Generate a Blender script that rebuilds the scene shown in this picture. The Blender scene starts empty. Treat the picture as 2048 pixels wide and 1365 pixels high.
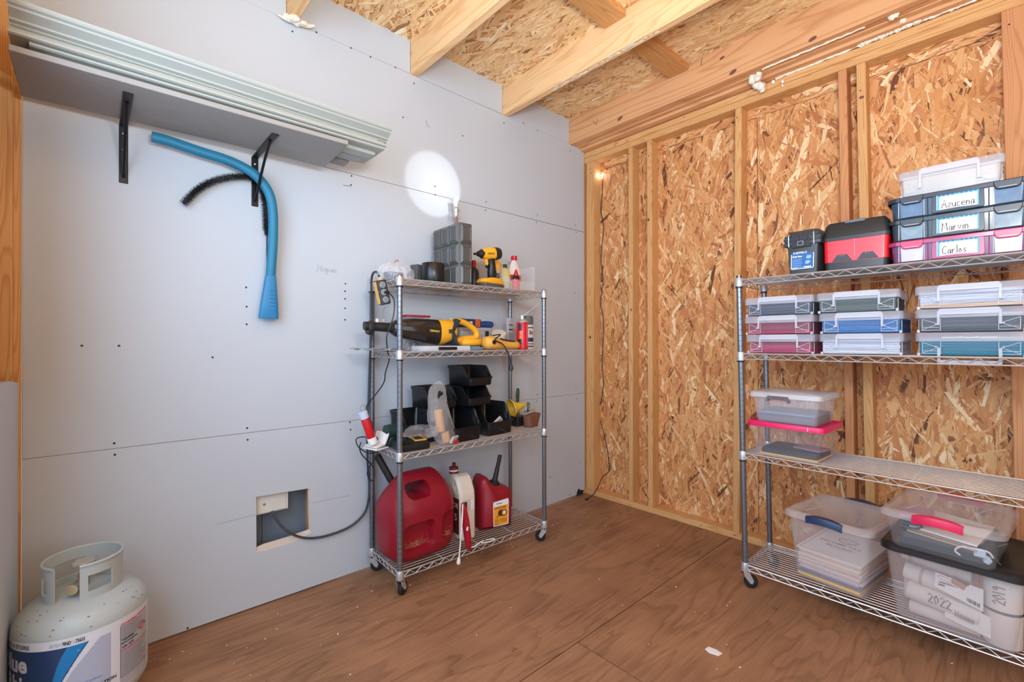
import bpy, bmesh, math, random
from mathutils import Vector, Matrix, Euler, noise
SC = bpy.context.scene
COL = SC.collection
PI = math.pi
random.seed(7)

# ------------------------------------------------------------------ camera, world, lights, exposure
cam_d = bpy.data.cameras.new('camera')
cam = bpy.data.objects.new('camera', cam_d)
COL.objects.link(cam)
cam_d.sensor_width = 36.0
cam_d.lens = 920.0 / 2048.0 * 36.0
cam_d.clip_start = 0.02
yaw, pitch, roll = math.radians(47.7), math.radians(0.2), math.radians(-0.1)
fw = Vector((-math.sin(yaw)*math.cos(pitch), math.cos(yaw)*math.cos(pitch), math.sin(pitch)))
r0 = Vector((math.cos(yaw), math.sin(yaw), 0)); u0 = r0.cross(fw)
rt = math.cos(roll)*r0 + math.sin(roll)*u0
up = -math.sin(roll)*r0 + math.cos(roll)*u0
m = Matrix((rt, up, -fw)).transposed().to_4x4()
m.translation = Vector((2.208, -2.751, 1.14))
cam.matrix_world = m
SC.camera = cam

SC.view_settings.view_transform = 'Standard'
SC.view_settings.look = 'None'
SC.view_settings.exposure = 0.0
SC.view_settings.gamma = 1.0
SC.view_settings.use_curve_mapping = False
try:
    SC.cycles.transparent_max_bounces = 32
    SC.cycles.max_bounces = 10
    SC.cycles.diffuse_bounces = 6
except Exception:
    pass

world = bpy.data.worlds.new('world')
SC.world = world
world.use_nodes = True
bg = world.node_tree.nodes['Background']
bg.inputs[0].default_value = (0.80, 0.90, 1.0, 1)
bg.inputs[1].default_value = 1.0

def area(name, loc, rot, sx, sy, power, color):
    d = bpy.data.lights.new(name, 'AREA'); d.shape = 'RECTANGLE'
    d.size, d.size_y, d.energy, d.color = sx, sy, power, color
    o = bpy.data.objects.new(name, d); COL.objects.link(o)
    o.location = loc; o.rotation_euler = rot
    return o
# daylight through the open double doorway behind the camera, plus added fill lights
area('doorway_daylight', (1.75, -3.2, 1.76), (PI/2, 0, 0), 2.5, 1.15, 60, (0.54, 0.73, 1.0))
area('upward_fill', (1.80, -3.75, .10), (math.radians(122), 0, 0), 2.6, 1.2, 10, (.80, .88, 1.0))  # added low fill aimed up at the roof, in place of unseen ground
# added upward light that brightens the roof, as a bounced flash would
area('roof_fill', (2.35, -2.35, 1.75), (math.radians(180), 0, 0), .35, .35, 38, (1.0, .97, .92)).rotation_euler = Vector((-.45, .55, 1)).to_track_quat('-Z', 'Y').to_euler()
area('side_fill', (3.55, -1.7, 1.35), (0, PI/2, 0), 1.6, 1.5, 9, (0.86, 0.93, 1.0))  # added side fill from an assumed, unseen window opening

# ------------------------------------------------------------------ helpers
def lin(c):
    out = []
    for v in c[:3]:
        v = v/255.0
        out.append(v/12.92 if v <= 0.04045 else ((v+0.055)/1.055)**2.4)
    return tuple(out) + (1.0,)

MATS = {}
def nt(name):
    mt = bpy.data.materials.new(name); mt.use_nodes = True
    t = mt.node_tree
    return mt, t, t.nodes['Principled BSDF']
def sock(b, *names):
    for n in names:
        if n in b.inputs: return b.inputs[n]
def P(name, col, rough=.5, metal=0.0, alpha=1.0, spec=.5, var=.08, sc=18.0, bump=0.0, emit=None, est=0.0, coat=0.0, trans=0.0, stretch=None):
    """simple procedural material: noise-modulated colour, optional fine bump"""
    if name in MATS: return MATS[name]
    mt, t, b = nt(name)
    N, L = t.nodes, t.links
    tc = N.new('ShaderNodeTexCoord')
    mp = N.new('ShaderNodeMapping'); mp.inputs['Scale'].default_value = stretch or (1, 1, 1)
    L.new(tc.outputs['Object'], mp.inputs['Vector'])
    nz = N.new('ShaderNodeTexNoise'); nz.inputs['Scale'].default_value = sc; nz.inputs['Detail'].default_value = 4
    L.new(mp.outputs[0], nz.inputs['Vector'])
    mx = N.new('ShaderNodeMix'); mx.data_type = 'RGBA'
    c = lin(col)
    mx.inputs[6].default_value = tuple(max(0, v*(1-var)) for v in c[:3]) + (1,)
    mx.inputs[7].default_value = tuple(min(1, v*(1+var)) for v in c[:3]) + (1,)
    L.new(nz.outputs[0], mx.inputs[0]); L.new(mx.outputs[2], b.inputs['Base Color'])
    b.inputs['Roughness'].default_value = rough
    b.inputs['Metallic'].default_value = metal
    b.inputs['Alpha'].default_value = alpha
    s = sock(b, 'Specular IOR Level', 'Specular')
    if s: s.default_value = spec
    if coat: sock(b, 'Coat Weight').default_value = coat
    if trans: sock(b, 'Transmission Weight').default_value = trans
    if emit:
        sock(b, 'Emission Color').default_value = lin(emit); sock(b, 'Emission Strength').default_value = est
    if bump:
        bp = N.new('ShaderNodeBump'); bp.inputs['Strength'].default_value = bump; bp.inputs['Distance'].default_value = .004
        L.new(nz.outputs[0], bp.inputs['Height']); L.new(bp.outputs[0], b.inputs['Normal'])
    MATS[name] = mt
    return mt

def ramp(t, stops):
    r = t.nodes.new('ShaderNodeValToRGB')
    e = r.color_ramp.elements
    e[0].position, e[0].color = stops[0][0], lin(stops[0][1])
    e[1].position, e[1].color = stops[-1][0], lin(stops[-1][1])
    for p, c in stops[1:-1]:
        k = e.new(p); k.color = lin(c)
    return r
def math_node(t, op, a, b=None):
    n = t.nodes.new('ShaderNodeMath'); n.operation = op
    for i, v in enumerate((a, b)):
        if v is None: continue
        if isinstance(v, (int, float)): n.inputs[i].default_value = v
        else: t.links.new(v, n.inputs[i])
    return n.outputs[0]

def wood(name, light, dark, axis=2, rings=34.0, cross=9.0, along=.55, fine=.16, rough=.62, contrast=1.0, per_obj=True):
    """flat-sawn lumber: contour grain running along one axis"""
    if name in MATS: return MATS[name]
    mt, t, b = nt(name); N, L = t.nodes, t.links
    tc = N.new('ShaderNodeTexCoord')
    vec = tc.outputs['Object']
    if per_obj:
        oi = N.new('ShaderNodeObjectInfo')
        ad = N.new('ShaderNodeVectorMath'); ad.operation = 'ADD'
        ml = N.new('ShaderNodeVectorMath'); ml.operation = 'SCALE'
        cx = N.new('ShaderNodeCombineXYZ')
        for i in range(3): L.new(oi.outputs['Random'], cx.inputs[i])
        L.new(cx.outputs[0], ml.inputs[0]); ml.inputs['Scale'].default_value = 37.0
        L.new(vec, ad.inputs[0]); L.new(ml.outputs[0], ad.inputs[1]); vec = ad.outputs[0]
    mp = N.new('ShaderNodeMapping'); s = [cross]*3; s[axis] = along
    mp.inputs['Scale'].default_value = s; L.new(vec, mp.inputs['Vector'])
    n1 = N.new('ShaderNodeTexNoise'); n1.inputs['Scale'].default_value = 1.0; n1.inputs['Detail'].default_value = 2.5; n1.inputs['Roughness'].default_value = .45
    L.new(mp.outputs[0], n1.inputs['Vector'])
    k = math_node(t, 'MULTIPLY', n1.outputs[0], rings)
    k = math_node(t, 'FRACT', k)
    rg = ramp(t, [(0.0, (0, 0, 0)), (.55, (70, 70, 70)), (.86, (255, 255, 255)), (1.0, (30, 30, 30))])
    L.new(k, rg.inputs[0])
    mp2 = N.new('ShaderNodeMapping'); s2 = [220.0]*3; s2[axis] = 5.0
    mp2.inputs['Scale'].default_value = s2; L.new(vec, mp2.inputs['Vector'])
    n2 = N.new('ShaderNodeTexNoise'); n2.inputs['Scale'].default_value = 1.0; n2.inputs['Detail'].default_value = 3
    L.new(mp2.outputs[0], n2.inputs['Vector'])
    n3 = N.new('ShaderNodeTexNoise'); n3.inputs['Scale'].default_value = 2.3; n3.inputs['Detail'].default_value = 3
    L.new(vec, n3.inputs['Vector'])
    f = math_node(t, 'MULTIPLY', rg.outputs[0], .55*contrast)
    g = math_node(t, 'MULTIPLY', n2.outputs[0], fine*2.2)
    h = math_node(t, 'MULTIPLY', n3.outputs[0], .55)
    f = math_node(t, 'ADD', f, g); f = math_node(t, 'ADD', f, h); f = math_node(t, 'SUBTRACT', f, .28)
    mx = N.new('ShaderNodeMix'); mx.data_type = 'RGBA'; mx.clamp_factor = True
    mx.inputs[6].default_value = lin(light); mx.inputs[7].default_value = lin(dark)
    L.new(f, mx.inputs[0]); L.new(mx.outputs[2], b.inputs['Base Color'])
    b.inputs['Roughness'].default_value = rough
    sock(b, 'Specular IOR Level', 'Specular').default_value = .3
    bp = N.new('ShaderNodeBump'); bp.inputs['Strength'].default_value = .25; bp.inputs['Distance'].default_value = .002
    L.new(f, bp.inputs['Height']); L.new(bp.outputs[0], b.inputs['Normal'])
    MATS[name] = mt
    return mt

def osb_material(name, stops, rough=.55):
    mt, t, b = nt(name); N, L = t.nodes, t.links
    at = N.new('ShaderNodeAttribute'); at.attribute_name = 'shade'
    rp = ramp(t, stops); L.new(at.outputs['Fac'], rp.inputs[0])
    uv = N.new('ShaderNodeUVMap')
    mp = N.new('ShaderNodeMapping'); mp.inputs['Scale'].default_value = (12, 330, 1); L.new(uv.outputs[0], mp.inputs['Vector'])
    nz = N.new('ShaderNodeTexNoise'); nz.inputs['Scale'].default_value = 1.0; nz.inputs['Detail'].default_value = 3
    L.new(mp.outputs[0], nz.inputs['Vector'])
    v = math_node(t, 'MULTIPLY', nz.outputs[0], .62); v = math_node(t, 'ADD', v, .66)
    mx = N.new('ShaderNodeMix'); mx.data_type = 'RGBA'; mx.blend_type = 'MULTIPLY'; mx.inputs[0].default_value = 1.0
    cb = N.new('ShaderNodeCombineColor')
    for i in range(3): L.new(v, cb.inputs[i])
    L.new(rp.outputs[0], mx.inputs[6]); L.new(cb.outputs[0], mx.inputs[7]); L.new(mx.outputs[2], b.inputs['Base Color'])
    b.inputs['Roughness'].default_value = rough
    sock(b, 'Specular IOR Level', 'Specular').default_value = .35
    bp = N.new('ShaderNodeBump'); bp.inputs['Strength'].default_value = .3; bp.inputs['Distance'].default_value = .002
    L.new(nz.outputs[0], bp.inputs['Height']); L.new(bp.outputs[0], b.inputs['Normal'])
    return mt

def floor_material(name):
    """rotary-cut plywood: broad wavy contours, smudges and footprints of dust"""
    mt, t, b = nt(name); N, L = t.nodes, t.links
    tc = N.new('ShaderNodeTexCoord'); oi = N.new('ShaderNodeObjectInfo')
    cx = N.new('ShaderNodeCombineXYZ')
    for i in range(3): L.new(math_node(t, 'MULTIPLY', oi.outputs['Random'], 23.0), cx.inputs[i])
    ad = N.new('ShaderNodeVectorMath'); ad.operation = 'ADD'
    L.new(tc.outputs['Object'], ad.inputs[0]); L.new(cx.outputs[0], ad.inputs[1]); vec = ad.outputs[0]
    mp = N.new('ShaderNodeMapping'); mp.inputs['Scale'].default_value = (3.8, .6, 1); L.new(vec, mp.inputs['Vector'])
    n1 = N.new('ShaderNodeTexNoise'); n1.inputs['Scale'].default_value = 1.25; n1.inputs['Detail'].default_value = 3.2; n1.inputs['Roughness'].default_value = .5; n1.inputs['Distortion'].default_value = .35
    L.new(mp.outputs[0], n1.inputs['Vector'])
    k = math_node(t, 'FRACT', math_node(t, 'MULTIPLY', n1.outputs[0], 12.0))
    rg = ramp(t, [(0.0, (10, 10, 10)), (.45, (60, 60, 60)), (.9, (255, 255, 255)), (1.0, (20, 20, 20))]); L.new(k, rg.inputs[0])
    mp2 = N.new('ShaderNodeMapping'); mp2.inputs['Scale'].default_value = (130, 4.5, 1); L.new(vec, mp2.inputs['Vector'])
    n2 = N.new('ShaderNodeTexNoise'); n2.inputs['Scale'].default_value = 1.0; n2.inputs['Detail'].default_value = 4; L.new(mp2.outputs[0], n2.inputs['Vector'])
    n3 = N.new('ShaderNodeTexNoise'); n3.inputs['Scale'].default_value = 3.0; n3.inputs['Detail'].default_value = 5; L.new(tc.outputs['Object'], n3.inputs['Vector'])
    f = math_node(t, 'MULTIPLY', rg.outputs[0], .22)
    f = math_node(t, 'ADD', f, math_node(t, 'MULTIPLY', n2.outputs[0], .55))
    f = math_node(t, 'ADD', f, math_node(t, 'MULTIPLY', n3.outputs[0], .85))
    f = math_node(t, 'SUBTRACT', f, .38)
    mx = N.new('ShaderNodeMix'); mx.data_type = 'RGBA'; mx.clamp_factor = True
    mx.inputs[6].default_value = lin((178, 132, 96)); mx.inputs[7].default_value = lin((86, 56, 38))
    L.new(f, mx.inputs[0])
    # dark knots and scuffs
    mp4 = N.new('ShaderNodeMapping'); mp4.inputs['Scale'].default_value = (11, 6.5, 1); L.new(vec, mp4.inputs['Vector'])
    n4 = N.new('ShaderNodeTexNoise'); n4.inputs['Scale'].default_value = 1.0; n4.inputs['Detail'].default_value = 6; n4.inputs['Roughness'].default_value = .7
    L.new(mp4.outputs[0], n4.inputs['Vector'])
    sp = ramp(t, [(0.0, (255, 255, 255)), (.66, (255, 255, 255)), (.76, (120, 105, 95)), (1.0, (90, 80, 75))]); L.new(n4.outputs[0], sp.inputs[0])
    mu = N.new('ShaderNodeMix'); mu.data_type = 'RGBA'; mu.blend_type = 'MULTIPLY'; mu.inputs[0].default_value = .8
    L.new(mx.outputs[2], mu.inputs[6]); L.new(sp.outputs[0], mu.inputs[7])
    L.new(mu.outputs[2], b.inputs['Base Color'])
    rr = math_node(t, 'ADD', math_node(t, 'MULTIPLY', n3.outputs[0], .25), .38); L.new(rr, b.inputs['Roughness'])
    sock(b, 'Specular IOR Level', 'Specular').default_value = .35
    bp = N.new('ShaderNodeBump'); bp.inputs['Strength'].default_value = .2; bp.inputs['Distance'].default_value = .002
    L.new(f, bp.inputs['Height']); L.new(bp.outputs[0], b.inputs['Normal'])
    return mt

# ---- mesh builder
def cr(pts, n=6):
    """catmull-rom through the points"""
    p = [Vector(q) for q in pts]
    if len(p) < 3: return p
    p = [p[0]*2-p[1]] + p + [p[-1]*2-p[-2]]
    out = []
    for i in range(1, len(p)-2):
        for k in range(n):
            t = k/n
            out.append(.5*((2*p[i]) + (-p[i-1]+p[i+1])*t + (2*p[i-1]-5*p[i]+4*p[i+1]-p[i+2])*t*t + (-p[i-1]+3*p[i]-3*p[i+1]+p[i+2])*t**3))
    out.append(p[-2])
    return out
def rrect(w, d, r, n=3, cx=0, cy=0):
    r = max(1e-5, min(r, w/2-1e-5, d/2-1e-5)); o = []
    for (sx, sy, a0) in ((1, 1, 0), (-1, 1, 90), (-1, -1, 180), (1, -1, 270)):
        for k in range(n+1):
            a = math.radians(a0+90*k/n)
            o.append((cx+sx*(w/2-r)+r*math.cos(a), cy+sy*(d/2-r)+r*math.sin(a)))
    return o
def sell(w, d, p=2.6, n=28):
    o = []
    for k in range(n):
        a = 2*PI*k/n; c, s = math.cos(a), math.sin(a)
        o.append((w/2*math.copysign(abs(c)**(2/p), c), d/2*math.copysign(abs(s)**(2/p), s)))
    return o
def TR(x=0, y=0, z=0, rx=0, ry=0, rz=0):
    return Matrix.Translation((x, y, z)) @ Euler((rx, ry, rz)).to_matrix().to_4x4()
YZ = Matrix(((0, 0, 1, 0), (1, 0, 0, 0), (0, 1, 0, 0), (0, 0, 0, 1)))     # (a,b,c) -> x=c, y=a, z=b
XZ = Matrix(((1, 0, 0, 0), (0, 0, -1, 0), (0, 1, 0, 0), (0, 0, 0, 1)))    # (a,b,c) -> x=a, y=-c, z=b
_txt = {}
class B:
    def __init__(s): s.v = []; s.f = []; s.mi = []; s.mats = []; s.T = Matrix(); s.st = []
    def push(s, M): s.st.append(s.T.copy()); s.T = s.T @ M; return s
    def pop(s): s.T = s.st.pop(); return s
    def m(s, mat):
        if mat not in s.mats: s.mats.append(mat)
        return s.mats.index(mat)
    def add(s, vs, fs, mat):
        o = len(s.v); k = s.m(mat)
        s.v += [tuple(s.T @ Vector(v)) for v in vs]
        for f in fs: s.f.append(tuple(i+o for i in f)); s.mi.append(k)
        return s
    def box(s, a, b, mat):
        x0, y0, z0 = a; x1, y1, z1 = b
        return s.add([(x0,y0,z0),(x1,y0,z0),(x1,y1,z0),(x0,y1,z0),(x0,y0,z1),(x1,y0,z1),(x1,y1,z1),(x0,y1,z1)],
                     [(0,3,2,1),(4,5,6,7),(0,1,5,4),(1,2,6,5),(2,3,7,6),(3,0,4,7)], mat)
    def loft(s, rings, mat, c0=True, c1=True, closed=True):
        n = len(rings[0]); vs = [p for r in rings for p in r]; fs = []
        for i in range(len(rings)-1):
            for j in range(n if closed else n-1):
                k = (j+1) % n
                fs.append((i*n+j, i*n+k, (i+1)*n+k, (i+1)*n+j))
        if c0: fs.append(tuple(reversed(range(n))))
        if c1: fs.append(tuple((len(rings)-1)*n+j for j in range(n)))
        return s.add(vs, fs, mat)
    def rbox(s, w, d, h, r, mat, z0=0, e=.003, taper=1.0, n=3):
        """box with rounded vertical corners and softened top/bottom edges; taper = bottom size / top size"""
        def ring(k, z, off): return [(x, y, z) for x, y in rrect(w*k-2*off, d*k-2*off, max(r-off, 1e-4), n)]
        kt = taper
        return s.loft([ring(kt, z0, e), ring(kt, z0+e, 0), ring(1, z0+h-e, 0), ring(1, z0+h, e)], mat)
    def tub(s, w, d, h, r, mat, z0=0, t=.0025, taper=.88, n=4, floor=None):
        """open hollow box"""
        def ring(k, z, off): return [(x, y, z) for x, y in rrect(w*k-2*off, d*k-2*off, max(r*k-off, 1e-4), n)]
        return s.loft([ring(taper, z0, .006), ring(taper, z0+.006, 0), ring(1, z0+h, 0), ring(1, z0+h, t), ring(taper, z0+.007, t), ring(taper, z0+t, .006+t)], mat)
    def tube(s, pts, r, mat, n=8, caps=True, smooth=0, flat=1.0):
        p = cr(pts, smooth) if smooth else [Vector(q) for q in pts]
        rs = r if isinstance(r, (list, tuple)) else None
        N = len(p); rings = []; up_ = None
        for i in range(N):
            t = (p[min(i+1, N-1)]-p[max(i-1, 0)])
            if t.length < 1e-9: t = Vector((0, 0, 1))
            t.normalize()
            if up_ is None:
                up_ = Vector((0, 0, 1)) if abs(t.z) < .9 else Vector((1, 0, 0))
            up_ = (up_ - t*up_.dot(t))
            if up_.length < 1e-6: up_ = t.orthogonal()
            up_.normalize(); sd = t.cross(up_)
            if rs:
                q = i/(N-1)*(len(rs)-1); a = int(min(q, len(rs)-2)) if len(rs) > 1 else 0
                rr = rs[a] + (rs[min(a+1, len(rs)-1)]-rs[a])*(q-a)
            else: rr = r
            rings.append([tuple(p[i] + up_*(rr*math.sin(2*PI*k/n)) + sd*(rr*flat*math.cos(2*PI*k/n))) for k in range(n)])
        return s.loft(rings, mat, caps, caps)
    def lathe(s, prof, mat, n=20, c0=True, c1=True):
        rings = [[(r*math.cos(2*PI*k/n), r*math.sin(2*PI*k/n), z) for k in range(n)] for r, z in prof]
        return s.loft(rings, mat, c0, c1)
    def cyl(s, a, b, r, mat, n=14, r2=None):
        return s.tube([a, b], [r, r if r2 is None else r2], mat, n)
    def prism(s, poly, t, mat, M=None, c=0.0, bev=0.0):
        """2D outline extruded to thickness t about c; bev softens both rims"""
        if M is not None: s.push(M)
        if bev:
            cx = sum(p[0] for p in poly)/len(poly); cy = sum(p[1] for p in poly)/len(poly)
            q = []
            n = len(poly)
            ar = sum(poly[i][0]*poly[(i+1) % n][1]-poly[(i+1) % n][0]*poly[i][1] for i in range(n))
            sg = 1 if ar > 0 else -1
            for i in range(n):
                a, p, b_ = Vector(poly[i-1]), Vector(poly[i]), Vector(poly[(i+1) % n])
                e1 = (p-a).normalized() if (p-a).length > 1e-9 else Vector((1, 0)); e2 = (b_-p).normalized() if (b_-p).length > 1e-9 else Vector((1, 0))
                nn = Vector((-(e1.y+e2.y), e1.x+e2.x))*sg
                if nn.length > 1e-6: nn.normalize()
                q.append(tuple(p+nn*bev))
            rings = [[(x, y, c-t/2) for x, y in q], [(x, y, c-t/2+bev) for x, y in poly], [(x, y, c+t/2-bev) for x, y in poly], [(x, y, c+t/2) for x, y in q]]
            if ar < 0: rings = rings[::-1]
            s.loft(rings, mat)
        else:
            s.loft([[(x, y, c-t/2) for x, y in poly], [(x, y, c+t/2) for x, y in poly]], mat)
        if M is not None: s.pop()
        return s
    def ico(s, c, r, mat, sub=2, sc=(1, 1, 1), jit=0.0, seed=0, freq=9.0):
        bm = bmesh.new(); bmesh.ops.create_icosphere(bm, subdivisions=sub, radius=1.0)
        vs = []
        for v in bm.verts:
            k = 1.0 + (jit*noise.noise(v.co*freq/4+Vector((seed, seed*1.7, 3))) if jit else 0)
            vs.append((c[0]+v.co.x*r*sc[0]*k, c[1]+v.co.y*r*sc[1]*k, c[2]+v.co.z*r*sc[2]*k))
        fs = [tuple(v.index for v in f.verts) for f in bm.faces]; bm.free()
        return s.add(vs, fs, mat)
    def text(s, txt, size, mat, M=None, align='LEFT', bold=0.0, depth=.0006, warp=None, shear=0.0, sx=1.0):
        key = (txt, align, bold, shear)
        if key not in _txt:
            cu = bpy.data.curves.new('lettering', 'FONT'); cu.body = txt; cu.size = 1.0; cu.align_x = align
            cu.offset = bold; cu.shear = shear; cu.resolution_u = 3
            ob = bpy.data.objects.new('lettering', cu); COL.objects.link(ob)
            bpy.context.view_layer.update()
            me = ob.evaluated_get(bpy.context.evaluated_depsgraph_get()).to_mesh()
            _txt[key] = ([tuple(v.co) for v in me.vertices], [tuple(p.vertices) for p in me.polygons])
            ob.evaluated_get(bpy.context.evaluated_depsgraph_get()).to_mesh_clear()
            bpy.data.objects.remove(ob); bpy.data.curves.remove(cu)
        vs, fs = _txt[key]
        if M is not None: s.push(M)
        pts = [(v[0]*size*sx, v[1]*size, depth) for v in vs]
        if warp: pts = [warp(p) for p in pts]
        s.add(pts, fs, mat)
        if M is not None: s.pop()
        return s
    def strokes(s, lines, r, mat, M=None):
        if M is not None: s.push(M)
        for l in lines: s.tube([(x, y, r*.6) for x, y in l], r, mat, 5)
        if M is not None: s.pop()
        return s
    def build(s, name, parent=None, sharp=38, bevel=0.0, segs=2):
        me = bpy.data.meshes.new(name)
        me.from_pydata(s.v, [], s.f)
        for mt in s.mats: me.materials.append(mt)
        me.polygons.foreach_set('material_index', s.mi)
        bm = bmesh.new(); bm.from_mesh(me)
        bmesh.ops.recalc_face_normals(bm, faces=bm.faces)
        bm.to_mesh(me); bm.free()
        me.polygons.foreach_set('use_smooth', [True]*len(me.polygons))
        me.set_sharp_from_angle(angle=math.radians(sharp))
        me.update()
        o = bpy.data.objects.new(name, me); COL.objects.link(o)
        if parent is not None: o.parent = parent
        if bevel:
            md = o.modifiers.new('edge', 'BEVEL'); md.width = bevel; md.segments = segs; md.limit_method = 'ANGLE'; md.angle_limit = math.radians(40)
            md.harden_normals = False
        return o

def thing(name, label, cat, loc=(0, 0, 0), rz=0.0, group=None, rot=None):
    o = bpy.data.objects.new(name, None); COL.objects.link(o)
    o.empty_display_size = .05
    o.location = loc; o.rotation_euler = rot if rot else (0, 0, rz)
    o['label'] = label; o['category'] = cat; o['kind'] = 'thing'
    if group: o['group'] = group
    return o
def tag(o, label, cat, group=None, loc=None, rz=None):
    o['label'] = label; o['category'] = cat; o['kind'] = 'thing'
    if group: o['group'] = group
    if loc is not None: o.location = loc
    if rz is not None: o.rotation_euler = (0, 0, rz)
    return o
def structure(name, loc=(0, 0, 0)):
    o = bpy.data.objects.new(name, None); COL.objects.link(o); o['kind'] = 'structure'; o.location = loc
    return o
def cut(o, cutters):
    """carve cutter meshes out of an object and bake the result into its mesh"""
    cs = []
    for cb in cutters:
        c = cb.build('cutter'); c.matrix_world = o.matrix_world.copy(); cs.append(c)
        md = o.modifiers.new('cut', 'BOOLEAN'); md.operation = 'DIFFERENCE'; md.object = c; md.solver = 'EXACT'
    par = o.parent; bpy.context.view_layer.update()
    for c in cs:
        c.parent = par; c.matrix_world = o.matrix_world.copy()
    bpy.context.view_layer.update()
    me = bpy.data.meshes.new_from_object(o.evaluated_get(bpy.context.evaluated_depsgraph_get()))
    o.modifiers.clear(); o.data = me
    me.polygons.foreach_set('use_smooth', [True]*len(me.polygons)); me.set_sharp_from_angle(angle=math.radians(32))
    for c in cs: bpy.data.objects.remove(c)
    return o

# ------------------------------------------------------------------ materials
DRY = P('painted_drywall', (194, 203, 211), rough=.75, var=.035, sc=2.2, bump=.02, spec=.25)
DRYE = P('gypsum_edge', (214, 200, 188), rough=.9, var=.08, sc=60, bump=.4)
DARK = P('dark_gap', (40, 36, 33), rough=.9)
SCREW = P('screw_black', (38, 38, 42), rough=.5)
STUD = wood('stud_pine', (226, 178, 118), (186, 124, 70), axis=2)
PLATE = wood('plate_pine', (226, 178, 118), (190, 130, 74), axis=0)
RAFT = wood('rafter_pine', (244, 206, 154), (216, 166, 110), axis=0, rings=22, cross=5)
BEAM = wood('beam_fir', (228, 176, 126), (190, 130, 84), axis=0, rings=15, cross=5.0)
BLOCK = wood('blocking_pine', (214, 160, 100), (170, 114, 66), axis=1)
REDW = wood('stud_fir', (214, 154, 104), (182, 118, 74), axis=2)
FOAM = P('sprayed_foam', (236, 230, 212), rough=.6, var=.06, sc=40, bump=.3)
OSBW = osb_material('osb_wall', [(0, (112, 66, 42)), (.06, (168, 104, 64)), (.25, (198, 130, 78)), (.5, (216, 152, 92)), (.78, (230, 178, 120)), (1, (248, 220, 172))])
OSBC = osb_material('osb_ceiling', [(0, (150, 100, 62)), (.05, (204, 146, 92)), (.22, (230, 182, 124)), (.6, (244, 208, 156)), (.85, (250, 224, 180)), (1, (254, 242, 216))])
PLY = floor_material('plywood_floor')
CHROME = P('chromed_steel', (204, 207, 210), rough=.30, metal=.62, var=.05, sc=60)
POSTM = P('chromed_post', (128, 134, 142), rough=.30, metal=.75, var=.06, sc=30)
BLK = P('black_plastic', (30, 31, 33), rough=.42, var=.1)
BLKS = P('black_satin', (24, 25, 27), rough=.3, var=.1)
RUB = P('black_rubber', (26, 26, 27), rough=.7)
GRYP = P('grey_plastic', (132, 134, 138), rough=.5)
WHT = P('white_plastic', (232, 230, 226), rough=.45, var=.03)
PAPER = P('white_paper', (234, 230, 226), rough=.8, var=.04)
INK = P('black_ink', (28, 28, 32), rough=.7)
CLR = P('clear_plastic', (226, 230, 236), rough=.22, alpha=.06, var=.03)
FROST = P('frosted_plastic', (226, 226, 230), rough=.35, alpha=.20, var=.05, sc=9)
LIDC = P('frosted_lid', (222, 222, 226), rough=.3, alpha=.58, var=.05, sc=9)
EDGE = P('clear_plastic_edge', (228, 232, 238), rough=.2, alpha=.42, var=.03)
FILM = P('clear_film', (232, 234, 236), rough=.2, alpha=.30, var=.2, sc=40)
YEL = P('tool_yellow', (240, 176, 42), rough=.45)
YELP = P('pale_yellow_plastic', (226, 178, 82), rough=.5)
RED = P('bright_red_plastic', (206, 28, 42), rough=.35)
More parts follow.
